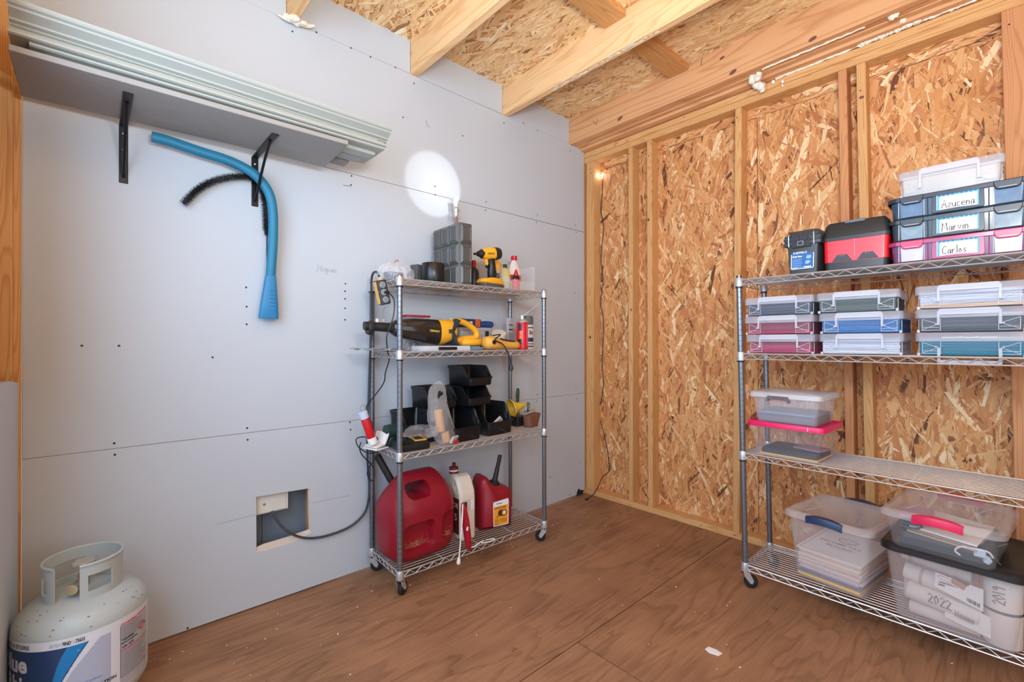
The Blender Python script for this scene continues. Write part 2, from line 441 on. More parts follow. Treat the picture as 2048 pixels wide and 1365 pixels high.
# ------------------------------------------------------------------ the room
def osb_panel(name, O, U, V, Nn, lu, lv, n, mat, main_deg, spread, parent, seed, thick=.011, lmin=.07, lmax=.23, wmin=.008, wmax=.036, sig=.24):
    """oriented strand board: a slab carrying thousands of pressed wood strands, one mesh"""
    rd = random.Random(seed)
    O, U, V, Nn = Vector(O), Vector(U), Vector(V), Vector(Nn)
    vs, fs, sh, uvs = [], [], [], []
    def quad(a, b, c, d): vs.extend([a, b, c, d]); k = len(vs)-4; fs.append((k, k+1, k+2, k+3))
    A, Bq, C_, D = O, O+U*lu, O+U*lu+V*lv, O+V*lv
    k = -Nn*thick
    quad(A, Bq, C_, D); quad(A+k, D+k, C_+k, Bq+k); quad(A, A+k, Bq+k, Bq); quad(Bq, Bq+k, C_+k, C_); quad(C_, C_+k, D+k, D); quad(D, D+k, A+k, A)
    for _ in range(6): sh.append(.12); uvs += [(0, 0), (lu, 0), (lu, lv), (0, lv)]
    for i in range(n):
        cu, cv = rd.uniform(-.02, lu+.02), rd.uniform(-.02, lv+.02)
        a = math.radians(main_deg + rd.gauss(0, spread))
        L_, W = rd.uniform(lmin, lmax), rd.uniform(wmin, wmax)
        q_ = rd.random()
        if q_ < .38: L_ *= .55; W *= .28
        elif q_ < .5: L_ *= .5; W *= .6
        dx, dy = math.cos(a), math.sin(a)
        h = .0014 + 0.0042*i/n
        t0, t1 = rd.uniform(-.0026, .0026), rd.uniform(-.0042, .0042)
        pts = [(-L_/2, -W*rd.uniform(.2, .5)), (-L_*.1, -W*.5), (L_/2*rd.uniform(.8, 1), -W*rd.uniform(.2, .5)), (L_/2, W*rd.uniform(.05, .5)), (L_*.15, W*.5), (-L_/2*rd.uniform(.8, 1), W*rd.uniform(.1, .5))]
        base = len(vs); ou, ov = rd.uniform(0, 40), rd.uniform(0, 40)
        for (p, q) in pts:
            x = min(max(cu+p*dx-q*dy, 0), lu); y = min(max(cv+p*dy+q*dx, 0), lv)
            z = h + max(-h*.8, t0*(p/L_*2) + t1*(q/W*2)*.6 + .0004)
            vs.append(O+U*x+V*y+Nn*z); uvs.append((p+ou, q+ov))
        fs.append(tuple(range(base, base+6)))
        v = rd.random()
        sh.append(.0 + .05*rd.random() if v < .016 else (min(1, max(0, rd.gauss(.53, sig)))))
    me = bpy.data.meshes.new(name); me.from_pydata(vs, [], fs); me.materials.append(mat)
    at = me.attributes.new('shade', 'FLOAT', 'FACE'); at.data.foreach_set('value', sh)
    uvl = me.uv_layers.new(name='UVMap'); uvl.data.foreach_set('uv', [c for p in uvs for c in p])
    o = bpy.data.objects.new(name, me); COL.objects.link(o); o.parent = parent
    return o

# ---- floor: four plywood sheets with open joints
floor = structure('floor')
for (x0, y0, x1, y1) in ((-.1, -.672, 1.076, .1), (-.1, -3.4, 1.076, -.676), (1.080, -1.386, 3.5, .1), (1.080, -3.4, 3.5, -1.390)):
    B().box((x0-(x0+x1)/2, y0-(y0+y1)/2, -.018), ((x1-x0)/2, (y1-y0)/2, 0), PLY).build('plywood_sheet', floor, bevel=.0008, segs=1).location = ((x0+x1)/2, (y0+y1)/2, 0)
B().box((-.1, -3.4, -.05), (3.5, .1, -.019), DARK).build('subfloor', floor)

# ---- drywall wall with three sheets, a hole, screws and blocking strips under the roof
wl = structure('wall_left')
TH = .0127
def sheet(name, y0, y1, z0, z1): return B().box((-TH, y0, z0), (0, y1, z1), DRY).build(name, wl, bevel=.0012, segs=1)
sheet('drywall_sheet', -2.925, -.001, .758, 1.9745)
sheet('drywall_sheet', -2.925, -.001, 1.9765, 2.598)
# lower sheet with the sawn opening; the gypsum along the bottom of the hole is broken off at a slant
b = B()
ho = [(-2.925, .008), (-.012, .008), (-.001, .04), (-.001, .756), (-2.925, .756)]
hf = [(-2.231, .243), (-2.20, .2345), (-2.16, .2375), (-2.09, .2375), (-2.05, .2405), (-2.02, .256), (-2.004, .262), (-2.006, .345), (-2.0105, .467), (-2.12, .4725), (-2.232, .477)]
hb = [(-2.231, .256), (-2.20, .262), (-2.16, .263), (-2.09, .266), (-2.05, .270), (-2.02, .272), (-2.010, .274), (-2.013, .345), (-2.015, .464), (-2.12, .470), (-2.230, .474)]
import itertools
def ring_faces(x, hole, mat, flip):
    bm = bmesh.new()
    def loop(pts):
        vv = [bm.verts.new((x, p[0], p[1])) for p in pts]
        return [bm.edges.new((vv[i], vv[(i+1) % len(vv)])) for i in range(len(vv))]
    ed = loop(ho)+loop(hole)
    bmesh.ops.triangle_fill(bm, edges=ed, use_beauty=True)
    bm.verts.index_update()
    b.add([tuple(v.co) for v in bm.verts], [tuple(v.index for v in f.verts) for f in bm.faces], mat); bm.free()
ring_faces(0, hf, DRY, False); ring_faces(-TH, hb, DRY, True)
b.loft([[(0, y, z) for y, z in hf], [(-TH*.35, y*.6+y2*.4, z*.6+z2*.4+.001*math.sin(i*9)) for i, ((y, z), (y2, z2)) in enumerate(zip(hf, hb))], [(-TH, y, z) for y, z in hb]], DRYE, False, False)
b.loft([[(0, y, z) for y, z in ho], [(-TH, y, z) for y, z in ho]], DRYE, False, False)
b.build('drywall_sheet', wl)
b = B()
CAV = P('cavity_sheathing', (112, 128, 142), rough=.7, var=.12, sc=6)
b.box((-.108, -2.6, .02), (-.102, -1.85, .70), CAV); b.box((-.102, -1.995, .02), (-.013, -1.957, .70), STUD)
b.box((-.102, -2.42, .02), (-.013, -2.382, .70), STUD); b.box((-.102, -2.42, .02), (-.013, -1.957, .06), STUD); b.box((-.102, -2.42, .66), (-.013, -1.957, .70), STUD)
b.box((-.1012, -2.186, .06), (-.1005, -2.184, .66), DARK)
b.build('wall_cavity', wl)
# strips of drywall between the rafters
for y0, y1, dz in ((-2.925, -2.112, 0), (-2.068, -1.483, .002), (-1.437, -.822, .004), (-.775, -.166, 0)):
    B().box((-.018+dz, y0, 2.600), (-.004+dz, y1, 2.785), DRY).build('drywall_strip', wl, bevel=.001, segs=1)
b = B()
for (px) in [(0.000,-2.695,0.777),(0.000,-2.693,0.735),(0.000,-2.267,0.778),(0.000,-2.265,0.728),(0.000,-2.475,0.015),(0.000,-1.813,1.919),(0.000,-1.810,1.964),(0.000,-0.504,2.015),(0.000,-0.514,1.962),(0.000,-0.107,2.014),(0.000,-0.096,1.960),(0.000,-0.109,1.505),(0.000,-0.507,0.784),(0.000,-0.512,0.740),(0.000,-0.100,0.808),(0.000,-0.095,0.722),(0.000,-1.327,2.023),(0.000,-1.327,1.975),(0.000,-2.085,2.554),(0.000,-1.979,2.598),(0.000,-1.813,2.596),(0.000,-1.711,2.594),(0.000,-1.571,2.597),(0.000,-1.461,2.554),(0.000,-0.808,2.548),(0.000,-0.635,2.603),(0.000,-0.502,2.595),(0.000,-0.162,2.549),(0.000,-1.527,2.347),(0.000,-1.135,2.366),(0.000,-0.957,2.011),(0.000,-0.961,1.958),(0.000,-2.271,1.377),(0.000,-2.269,1.295),(0.000,-2.269,1.220),(0.000,-1.841,1.429),(0.000,-1.843,1.392),(0.000,-1.843,1.355),(0.000,-1.843,1.309),(0.000,-1.843,1.253),(0.000,-2.781,1.132),(0.000,-2.682,1.131),(0.000,-2.392,1.082),(0.000,-1.819,0.750),(0.000,-1.816,0.713),(0.000,-0.056,0.243),(0.000,-0.384,0.196),(0.000,-0.176,0.027)]:
    b.push(Matrix.Translation((0, px[1], px[2])) @ Euler((0, PI/2, 0)).to_matrix().to_4x4())
    b.lathe([(.0042, .0), (.0042, .0006), (.003, .0009)], SCREW, 8); b.pop()
o = b.build('screw', wl); o['kind'] = 'stuff'
b = B()
PENC = P('pencil_grey', (120, 122, 128), rough=.8)
NG = {'N': [[(0, 0), (.1, 1), (.55, .05), (.65, 1)]], 'i': [[(0, 0), (.05, .5)], [(.07, .68), (.08, .72)]], 'g': [[(.4, .5), (.1, .5), (.05, .15), (.35, .15), (.42, .5), (.35, -.35), (.0, -.3)]], 's': [[(.35, .5), (.1, .42), (.3, .2), (.02, .05)]], 'e': [[(.05, .25), (.38, .32), (.25, .52), (.05, .4), (.08, .08), (.38, .08)]], 'n': [[(0, 0), (.04, .5), (.08, .4), (.3, .5), (.36, 0)]]}
x = 0
for ch in 'Nigsen':
    for l in NG[ch]: b.tube([(0.0004, -1.975+(x+p[0])*.030, 1.477+p[1]*.030) for p in l], .0008, PENC, 4)
    x += .85 if ch == 'N' else (.25 if ch == 'i' else .5)
for l in ([(0.000,-1.385,2.377),(0.000,-1.376,2.349),(0.000,-1.359,2.349)], [(0.000,-1.853,1.908),(0.000,-1.825,1.912),(0.000,-1.813,1.910)], [(0.000,-2.378,0.397),(0.000,-2.312,0.400),(0.000,-2.233,0.401)], [(0.000,-1.999,0.396),(0.000,-1.916,0.395),(0.000,-1.819,0.390)]):
    b.tube([(p[0]+.0002, p[1], p[2]) for p in l], .0011 if l[0][2] > 1 else .0006, PENC if l[0][2] < 1 else SCREW, 4)
o = b.build('pencil_mark', wl); o['kind'] = 'stuff'

# ---- near wall stub beside the doorway
wn = structure('wall_near')
def stud(x, w, y0, y1, z0, z1, par, mat=STUD, lean=0.0, name='stud'):
    o = B()
    o.loft([[(0, y0, z0), (w, y0, z0), (w, y1, z0), (0, y1, z0)], [(lean, y0, z1), (w+lean, y0, z1), (w+lean, y1, z1), (lean, y1, z1)]], mat)
    o = o.build(name, par, bevel=.003)
    o.location = (x, 0, 0)
    return o
b = B()
pl = [(.036, .008), (.47, .008), (.47, 1.036), (.43, 1.032), (.30, 1.034), (.2, 1.028), (.12, 1.020), (.036, 1.012)]
b.loft([[(x, -2.93, z) for x, z in pl], [(x, -2.943, z) for x, z in pl]], DRY)
b.build('drywall_sheet', wn)
stud(0.0, .038, -3.032, -2.944, .04, 2.6, wn); stud(.355, .038, -3.032, -2.944, .04, 2.6, wn); stud(.474, .038, -3.032, -2.93, .0, 2.6, wn)
B().box((-.1, -3.032, 0), (.474, -2.944, .038), PLATE).build('sole_plate', wn)
osb_panel('osb_sheet', (.512, -3.033, 0), (-1, 0, 0), (0, 0, 1), (0, 1, 0), .62, 2.78, 1500, OSBW, 90, 30, wn, 5, wmin=.02, wmax=.05)

B().box((-.16, -3.12, -.02), (-.0005, -2.9275, 2.8), STUD).build('corner_block', wl)  # block added to stop light leaking in at the corner; shows as wood
B().box((-.16, -.0005, -.02), (-.0005, .12, 2.8), STUD).build('corner_block', wl)  # same kind of added block, keeping light out of the far corner
# ---- framed back wall
wb = structure('wall_back')
Y1 = .089
for (x0, x1, z0, z1, n, deg) in ((-.02, 1.2, .0, 2.438, 9000, 90), (1.203, 2.42, .0, 2.438, 9000, 90), (2.423, 3.4, .0, 2.438, 800, 90), (-.02, 3.4, 2.441, 2.80, 3200, 0)):
    osb_panel('osb_sheet', (x0, Y1, z0), (1, 0, 0), (0, 0, 1), (0, -1, 0), x1-x0, z1-z0, n, OSBW, deg, 27, wb, int(x0*100)+9)
for x, w, lean, mt in ((.012, .070, .010, STUD), (.386, .034, .004, STUD), (.536, .036, -.002, STUD), (1.088, .037, .022, STUD), (1.640, .036, -.032, REDW), (1.716, .038, -.034, STUD), (2.205, .075, -.038, REDW), (2.75, .038, 0, STUD)):
    stud(x, w, 0, Y1-.003, .038, 2.494, wb, mt, lean)
B().box((0, 0, 2.495), (3.4, Y1-.003, 2.534), PLATE).build('top_plate', wb, bevel=.003)
B().box((0, -.002, 2.5355), (.28, Y1-.003, 2.575), PLATE).build('top_plate', wb, bevel=.003)
B().box((.283, 0, 2.5355), (3.4, Y1-.003, 2.573), PLATE).build('top_plate', wb, bevel=.003)
for x0, x1 in ((0.004, 1.62), (1.624, 3.4)):
    B().box((x0, 0, 0), (x1, Y1-.003, .038), PLATE).build('sole_plate', wb, bevel=.003)
# thin dark piece in place of a gap at the foot of the corner
B().prism([(-.10, .0), (-.035, .0), (-.02, .028), (-.055, .034), (-.075, .05), (-.092, .03)], .006, DARK, YZ, c=.004).build('drywall_gap', wb)
# sprayed foam along the joint
b = B(); rd = random.Random(3)
def bead(pts, r0, r1, jit):
    q = cr(pts, 14); q = [p+Vector((0, rd.uniform(-1, 1), rd.uniform(-1, 1)))*jit for p in q]
    b.tube(q, [rd.uniform(r0, r1) for _ in q], FOAM, 8)
bead([(1.325, -.004, 2.572), (1.36, -.004, 2.577), (1.48, -.003, 2.576), (1.70, -.004, 2.580)], .004, .008, .002)
bead([(1.70, -.006, 2.580), (1.76, -.008, 2.582), (1.82, -.008, 2.584)], .009, .016, .003)
bead([(1.835, -.008, 2.584), (1.88, -.012, 2.588), (1.93, -.008, 2.588)], .012, .019, .003)
bead([(1.93, -.006, 2.583), (2.05, -.006, 2.584), (2.2, -.006, 2.584)], .008, .012, .003)
bead([(2.2, -.006, 2.584), (2.5, -.006, 2.584), (3.0, -.006, 2.584)], .008, .012, .003)
bead([(1.30, -.120, 2.592), (1.33, -.123, 2.592), (1.55, -.124, 2.591), (1.74, -.124, 2.592)], .003, .0065, .0015)
for c, r in (((1.835, -.120, 2.590), .012), ((1.85, -.118, 2.592), .012), ((1.865, -.05, 2.590), .012), ((1.36, -.004, 2.545), .008), ((1.36, -.005, 2.525), .006), ((1.315, -.006, 2.562), .009)):
    b.ico(c, r, FOAM, 2, (1, 1, 1.2), .5, c[0]*50)
for c, r in (((1.245, -.045, 2.562), .024), ((1.238, -.075, 2.582), .026), ((1.262, -.085, 2.578), .022), ((1.275, -.1, 2.584), .017), ((1.232, -.055, 2.585), .02), ((1.262, -.03, 2.552), .022), ((1.265, -.02, 2.535), .016)):
    b.ico(c, r, FOAM, 2, (1, 1, 1), .35, c[0]*30)
o = b.build('foam_bead', wb)
# knots in the beam and studs
KN = P('knot_dark', (120, 74, 58), rough=.7, var=.3, sc=60)
for (px, w, h, a) in zip([(0.435,-0.163,2.630),(1.165,-0.163,2.620),(1.106,-0.163,2.725),(1.542,-0.163,2.617),(0.930,-0.163,2.800)], (.020, .020, .014, .018, .010), (.011, .011, .007, .010, .006), (.5, .4, .3, .3, .2)):
    b = B(); b.prism([(w*math.cos(k*PI/8), h*math.sin(k*PI/8)+a*w*math.cos(k*PI/8)*.6) for k in range(16)], .0012, KN, XZ); b.build('knot', wb).location = px
for (px, w, h) in zip([(1.704,-0.000,2.326),(0.546,-0.000,1.962),(0.409,-0.000,1.366),(0.053,-0.000,1.179)], (.010, .008, .006, .009), (.007, .011, .010, .012)):
    b = B(); b.prism([(w*math.cos(k*PI/8), h*math.sin(k*PI/8)) for k in range(16)], .0012, KN, XZ); b.build('knot', wb).location = px
# nails and staples left in the studs
b = B()
for x, y, z in ((.06, -.001, 2.44), (.068, -.001, 2.41), (.55, -.001, 2.39), (.40, -.001, 2.45), (1.12, -.001, 2.44), (1.70, -.001, 2.36), (2.19, -.001, 2.43), (.30, -.003, 2.555), (.38, -.001, 2.55), (.8, -.001, 2.56), (1.1, -.001, .02), (.9, -.001, .02), (.4, -.001, .012)):
    b.ico((x, y, z), .0035, SCREW, 1)
for l in ([(0.211,-0.163,2.694),(0.242,-0.163,2.655),(0.250,-0.163,2.697)], [(0.986,-0.163,2.734),(0.992,-0.163,2.771),(1.001,-0.163,2.784)]):
    b.tube(l, .0016, SCREW, 5)
o = b.build('nail', wb); o['kind'] = 'stuff'

# ---- roof: strand board deck, rafters, blocking, built-up beam
ce = structure('ceiling')
osb_panel('osb_sheet', (-.10, .09, 2.785), (1, 0, 0), (0, -1, 0), (0, 0, -1), 3.5, 1.22, 11000, OSBC, 0, 28, ce, 77, sig=.17)
osb_panel('osb_sheet', (-.10, -1.133, 2.785), (1, 0, 0), (0, -1, 0), (0, 0, -1), 3.5, 2.1, 11000, OSBC, 0, 28, ce, 78, sig=.17)
for y in (-2.108, -1.480, -.818):
    B().box((-.018, y, 2.595), (3.4, y+.040, 2.783), RAFT).build('rafter', ce, bevel=.003)
for dz, y0, y1 in ((0, -.163, -.124), (.004, -.1235, -.086), (0, -.0855, -.048), (.002, -.0475, .085)):
    B().box((-.012, y0, 2.5765+dz if y0 > -.06 else 2.594+dz), (3.4, y1, 2.783), BEAM).build('beam_ply', ce, bevel=.003)
for x, y0, y1 in ((.788, -.776, -.165), (.795, -1.438, -.82), (.80, -2.07, -1.482), (2.0, -.776, -.165), (2.0, -1.438, -.82)):
    B().box((x, y0, 2.742), (x+.125, y1, 2.783), BLOCK).build('blocking', ce, bevel=.003)
b = B(); rd = random.Random(5)
for i in range(26):
    x = .42 + i*.026 + rd.uniform(-.008, .008); w = rd.uniform(.004, .011)
    b.ico((x, -.796+rd.uniform(-.008, .008), 2.5945), 1, FOAM, 1, (rd.uniform(.010, .026), w, .0014), .5, i)
for i in range(9):
    b.ico((.02+.004*i, -2.10+rd.uniform(-.02, .06), 2.592-rd.uniform(0, .01)), rd.uniform(.010, .018), FOAM, 2, (1, 1, .8), .5, i+40)
b.tube([(.015, -2.15, 2.59), (.02, -2.10, 2.585), (.03, -2.03, 2.59), (.04, -2.0, 2.60)], [.004, .008, .010, .004], FOAM, 8, smooth=6)
b.build('foam_bead', ce)
# ---- far side wall, outside the picture
wr = structure('wall_right')
for y0, y1, z0, z1 in ((-3.4, -2.55, 0, 2.78), (-.85, .1, 0, 2.78), (-2.55, -.85, 0, .55), (-2.55, -.85, 2.15, 2.78)):
    B().box((3.40, y0, z0), (3.46, y1, z1), PLATE).build('board', wr)
B().box((.512, -3.09, 2.40), (3.4, -3.033, 2.78), PLATE).build('door_header', wn)

# ------------------------------------------------------------------ chrome wire shelving
def shelving(name, label, loc, rz, L_, D, levels, ztop, lean):
    t = thing(name, label, 'shelving', loc, rz)
    lx = lambda z: lean*z/ztop
    for i, (px, py) in enumerate(((0, 0), (L_, 0), (0, D), (L_, D))):
        b = B(); prof = []
        z = .082
        while z < ztop-.02:
            prof += [(.0125, z), (.0125, z+.0222), (.0116, z+.0232), (.0116, z+.0244)]; z += .0254
        prof += [(.0125, z), (.0125, ztop-.004), (.009, ztop)]
        rings = [[(px+lx(zz)+r*math.cos(2*PI*k/14), py+r*math.sin(2*PI*k/14), zz) for k in range(14)] for r, zz in prof]
        b.loft(rings, POSTM); b.build('post', t)
        c = B()
        a = (.6, 2.4, -.5, 3.6)[i]
        ca, sa = math.cos(a), math.sin(a)
        c.lathe([(.0145, .070), (.0145, .074), (.012, .076), (.012, .084), (.0155, .0845), (.0155, .089)], CHROME, 14)
        for s in (-1, 1):
            c.prism([(-.012, .074), (.014, .074), (.032, .036), (.026, .022), (.016, .024), (-.008, .055)], .003, CHROME, Matrix.Rotation(a, 4, 'Z') @ XZ, c=s*.0135)
        c.push(Matrix.Rotation(a, 4, 'Z'))
        c.cyl((.022, -.017, .030), (.022, .017, .030), .004, CHROME, 8)
        c.pop()
        co = c.build('caster', t); co.location = (px, py, 0)
        w = B(); w.push(Matrix.Rotation(a, 4, 'Z') @ Matrix.Translation((.022, 0, .030)) @ Matrix.Rotation(PI/2, 4, 'X'))
        w.lathe([(.008, -.0115), (.022, -.0115), (.028, -.0095), (.030, -.006), (.030, .006), (.028, .0095), (.022, .0115), (.008, .0115)], RUB, 20); w.pop()
        w.build('wheel', co)
    for z in levels:
        o = lx(z); b = B(); R1, R2 = .0034, .0026
        drop = .028
        def rail(x0, y0, x1, y1, zz, r): b.cyl((x0+o, y0, zz), (x1+o, y1, zz), r, CHROME, 6)
        for yy, s in ((-.004, 1), (D+.004, -1)):
            rail(.012, yy, L_-.012, yy, z-R1, R1); rail(.012, yy, L_-.012, yy, z-drop, R2)
            n = max(4, round(L_/.062)); pts = []
            for k in range(2*n+1): pts.append((o+.014+(L_-.028)*k/(2*n), yy, z-drop+.002 if k % 2 == 0 else z-R1*2))
            b.tube(pts, .0021, CHROME, 5)
        for xx in (-.004, L_+.004):
            rail(xx, .012, xx, D-.012, z-R1, R1); rail(xx, .012, xx, D-.012, z-drop, R2)
            n = max(2, round(D/.05)); pts = []
            for k in range(2*n+1): pts.append((o+xx, .014+(D-.028)*k/(2*n), z-drop+.002 if k % 2 == 0 else z-R1*2))
            b.tube(pts, .0021, CHROME, 5)
        sh = b.build('shelf', t)
        d = B(); n = 14
        for k in range(1, n): d.cyl((o+.002, D*k/n, z-.0026), (o+L_-.002, D*k/n, z-.0026), .0022, CHROME, 5)
        for k in (.25, .5, .75): d.cyl((o+L_*k, 0, z-.0075), (o+L_*k, D, z-.0075), .0030, CHROME, 6)
        dk = d.build('deck_wire', sh); dk['kind'] = 'stuff'
        for px, py in ((0, 0), (L_, 0), (0, D), (L_, D)):
            c = B(); c.lathe([(.0150, z-.036), (.0172, z-.034), (.0178, z-.020), (.0165, z+.003), (.0150, z+.006), (.0132, z+.006)], CHROME, 16)
            c.lathe([(.0140, z-.042), (.0158, z-.042), (.0158, z-.0355), (.0140, z-.0355)], BLK, 16)
            co = c.build('collar', sh); co.location = (px+o, py, 0)
    return t
shelving('wire_shelving', 'chrome four-tier wire shelving on casters against the white drywall, holding tools and fuel cans', (.338, -1.732, 0), math.radians(87.7), .899, .305, (.111, .641, 1.100, 1.432), 1.447, 0.0)
shelving('wire_shelving', 'chrome four-tier wire shelving on casters before the bare strand board wall, holding storage boxes', (1.352, -.503, 0), 0, 1.20, .317, (.109, .626, 1.089, 1.436), 1.450, -.026)
# ------------------------------------------------------------------ wall shelf with stacked mouldings
PLK = P('grey_plank_wood', (150, 148, 144), rough=.6, var=.12, sc=9, stretch=(9, .8, 9))
TRIMG = P('grey_primed_trim', (170, 174, 166), rough=.5, var=.04, sc=14, stretch=(6, .4, 6))
TRIMD = P('grey_back_trim', (150, 154, 152), rough=.55, var=.06, sc=20)
TRIMX = P('rough_split_trim', (140, 140, 140), rough=.85, var=.25, sc=60, bump=.8)
BRK = P('black_steel', (26, 27, 29), rough=.38, metal=.3)
ZP = 1.940
def board(name, prof, y0, y1, mat, label, sk=.0):
    """profile (x,z) run along the wall from y0 to y1; sk = sideways drift towards the far end"""
    b = B(); b.loft([[(x, y0, z) for x, z in prof], [(x+sk, y1, z) for x, z in prof]], mat)
    return tag(b.build(name, None, sharp=25), label, 'moulding', 'mouldings stored on the wall shelf')
o = B().loft([[(.044, -2.924, ZP), (.362, -2.924, ZP), (.362, -2.924, ZP+.018), (.044, -2.924, ZP+.018)],
              [(.100, -1.975, ZP), (.392, -1.990, ZP), (.392, -1.990, ZP+.018), (.100, -1.975, ZP+.018)]], PLK).build('plank', None, bevel=.002)
tag(o, 'wide grey plank lying on two black brackets, with mouldings stacked on it', 'plank')
z1 = ZP+.0182
board('moulding', [(.110, z1), (.16, z1), (.175, z1+.006), (.18, z1+.016), (.15, z1+.02), (.115, z1+.016)], -2.82, -1.895, TRIMX, 'rough split trim offcut lying behind the other mouldings on the plank', .0)
board('moulding', [(.196, z1), (.252, z1), (.262, z1+.004), (.262, z1+.012), (.248, z1+.018), (.2, z1+.016)], -2.84, -1.868, TRIMD, 'grey cove moulding lying flat on the plank, beside the split offcut', .0)
board('moulding', [(.268, z1), (.325, z1), (.33, z1+.008), (.325, z1+.016), (.268, z1+.016)], -2.85, -1.845, TRIMG, 'flat grey moulding on the plank, reaching past its end', .0)
zs = z1+.017
def strip(x1, z, t): return [(.14, z), (x1-.006, z), (x1, z+.003), (x1, z+t-.003), (x1-.004, z+t), (.14, z+t)]
board('moulding', strip(.352, zs, .0115), -2.885, -1.82, TRIMG, 'lowest thin pale strip of the moulding stack, its near end set back', .020)
board('moulding', strip(.368, zs+.0118, .0115), -2.924, -1.815, TRIMG, 'second pale strip from the bottom of the moulding stack', .012)
board('moulding', strip(.352, zs+.0236, .0115), -2.924, -1.822, TRIMG, 'third pale strip from the bottom of the moulding stack', .012)
board('moulding', strip(.338, zs+.0354, .010), -2.924, -1.845, TRIMG, 'fourth thin strip, just under the crown moulding', .012)
zc = zs+.0456
crown = [(.20, zc), (.330, zc), (.338, zc+.004), (.338, zc+.008), (.350, zc+.012), (.352, zc+.017), (.360, zc+.022), (.378, zc+.031), (.380, zc+.036), (.388, zc+.040), (.392, zc+.046), (.392, zc+.051), (.386, zc+.053), (.20, zc+.05)]
board('moulding', crown, -2.924, -1.795, TRIMG, 'stepped crown moulding on top of the stack on the wall shelf', .0)
def bracket(y, label):
    t = thing('shelf_bracket', label, 'bracket', (0, y, ZP), 0, 'shelf brackets')
    b = B(); b.box((.0, -.013, -.212), (.004, .013, -.001), BRK); b.build('wall_flange', t, bevel=.0015)
    b = B(); b.box((.004, -.013, -.0045), (.305, .013, -.0003), BRK); b.build('arm', t, bevel=.0015)
    b = B(); b.tube([(.004, 0, -.190), (.05, 0, -.150), (.15, 0, -.062), (.235, 0, -.005)], .0055, BRK, 8, smooth=5); b.build('brace', t)
    for z in (-.03, -.09, -.185):
        b = B(); b.push(TR(.004, 0, z, 0, PI/2, 0)); b.lathe([(.0042, 0), (.0042, .001), (.002, .0022)], CHROME, 10); b.pop(); b.build('screw', t)
    return t
bracket(-2.670, 'black shelf bracket under the near half of the grey plank')
bracket(-2.238, 'black shelf bracket with the blue hose hanging from it')

# ------------------------------------------------------------------ blue hose attachment and lint brush hanging on the bracket
BLU = P('blue_hose', (24, 122, 156), rough=.5, var=.05)
BLU2 = P('blue_nozzle', (38, 128, 178), rough=.45)
t = thing('vacuum_hose', 'blue flexible hose with a flared nozzle draped over the shelf bracket', 'hose', (.05, -2.2, 1.6))
b = B(); org = Vector((.05, -2.2, 1.6))
hp = [Vector(p)-org for p in [(0.045,-2.592,1.909),(0.045,-2.537,1.907),(0.045,-2.442,1.895),(0.045,-2.357,1.887),(0.050,-2.295,1.870),(0.056,-2.241,1.840),(0.060,-2.199,1.783),(0.056,-2.181,1.702),(0.050,-2.179,1.585),(0.045,-2.184,1.477),(0.040,-2.186,1.422)]]
b.tube(hp, .0195, BLU, 16, smooth=8, flat=.8); b.build('hose', t)
b = B()
for k, p in enumerate(cr(hp[3:7], 9)):
    q = cr(hp[3:7], 9)
    if 0 < k < len(q)-1:
        d = (q[k+1]-q[k-1]).normalized(); b.tube([p-d*.0014, p+d*.0014], .0203, BLU, 14, flat=.82)
b.build('hose_rib', t)['kind'] = 'stuff'
b = B(); p0, p1 = [Vector(p)-org for p in [(0.040,-2.186,1.428),(0.040,-2.194,1.244)]]
R = []
for k, (w, d) in ((0, (.042, .032)), (.12, (.046, .034)), (.6, (.066, .030)), (.97, (.078, .028)), (1, (.074, .024))):
    c = p0.lerp(p1, k); R.append([(c.x+y*1.0, c.y+x, c.z) for x, y in sell(w, d, 3.2, 24)])
b.loft(R, BLU2)
for k in range(6):
    c = p0.lerp(p1, .35+.09*k); b.tube([(c.x+.0165-.0004*k, c.y-.004, c.z), (c.x+.0165-.0004*k, c.y+.018+.0015*k, c.z)], .0014, BLU2, 5)
b.build('nozzle', t)
t = thing('lint_brush', 'black bristly coiled lint brush hanging behind the blue hose', 'brush', (.03, -2.2, 1.6))
org = Vector((.03, -2.2, 1.6)); b = B()
bp_ = cr([Vector(p)-org for p in [(0.030,-2.494,1.681),(0.030,-2.452,1.741),(0.030,-2.402,1.788),(0.030,-2.336,1.824),(0.030,-2.263,1.842),(0.020,-2.226,1.828),(0.020,-2.207,1.776),(0.020,-2.199,1.674),(0.020,-2.195,1.605)]], 14)
b.tube(bp_, .0022, BRK, 5)
coil = []
for k in range(1, len(bp_)-1):
    for j in range(4):
        f = j/4; p = bp_[k].lerp(bp_[k+1], f); d = (bp_[k+1]-bp_[k]).normalized(); e1 = d.cross(Vector((1, 0, 0))).normalized(); e2 = d.cross(e1); a = (k*4+j)*1.25
        coil.append(p+(e1*math.cos(a)+e2*math.sin(a))*.0085)
b.tube(coil, .0020, BLK, 5)
b.tube([bp_[-1], bp_[-1]+Vector((0, .0, -.12))], .0022, BRK, 5); b.build('wire_stem', t)
b = B(); rd = random.Random(2); n = len(bp_)
for i in range(1500):
    f = i/1500*(n-2); k = int(f); p = bp_[k].lerp(bp_[k+1], f-k); d = (bp_[k+1]-bp_[k]).normalized()
    e1 = d.orthogonal().normalized(); e2 = d.cross(e1); a = i*2.4
    v = e1*math.cos(a)+e2*math.sin(a); w = d*.0009; u = v.cross(d)*.0009
    L = .0165 if f < n-6 else .011
    if p.x + v.x*L + .03 < .002: L = max(.002, (.028+p.x)/max(1e-3, -v.x)*.9)
    q = p+v*L+d*.003*rd.uniform(-1, 1)
    b.add([tuple(p+u), tuple(p-u), tuple(q-u*.8), tuple(q+u*.8), tuple(p+w), tuple(q+w)], [(0, 1, 2, 3), (0, 4, 5, 3)], BLK)
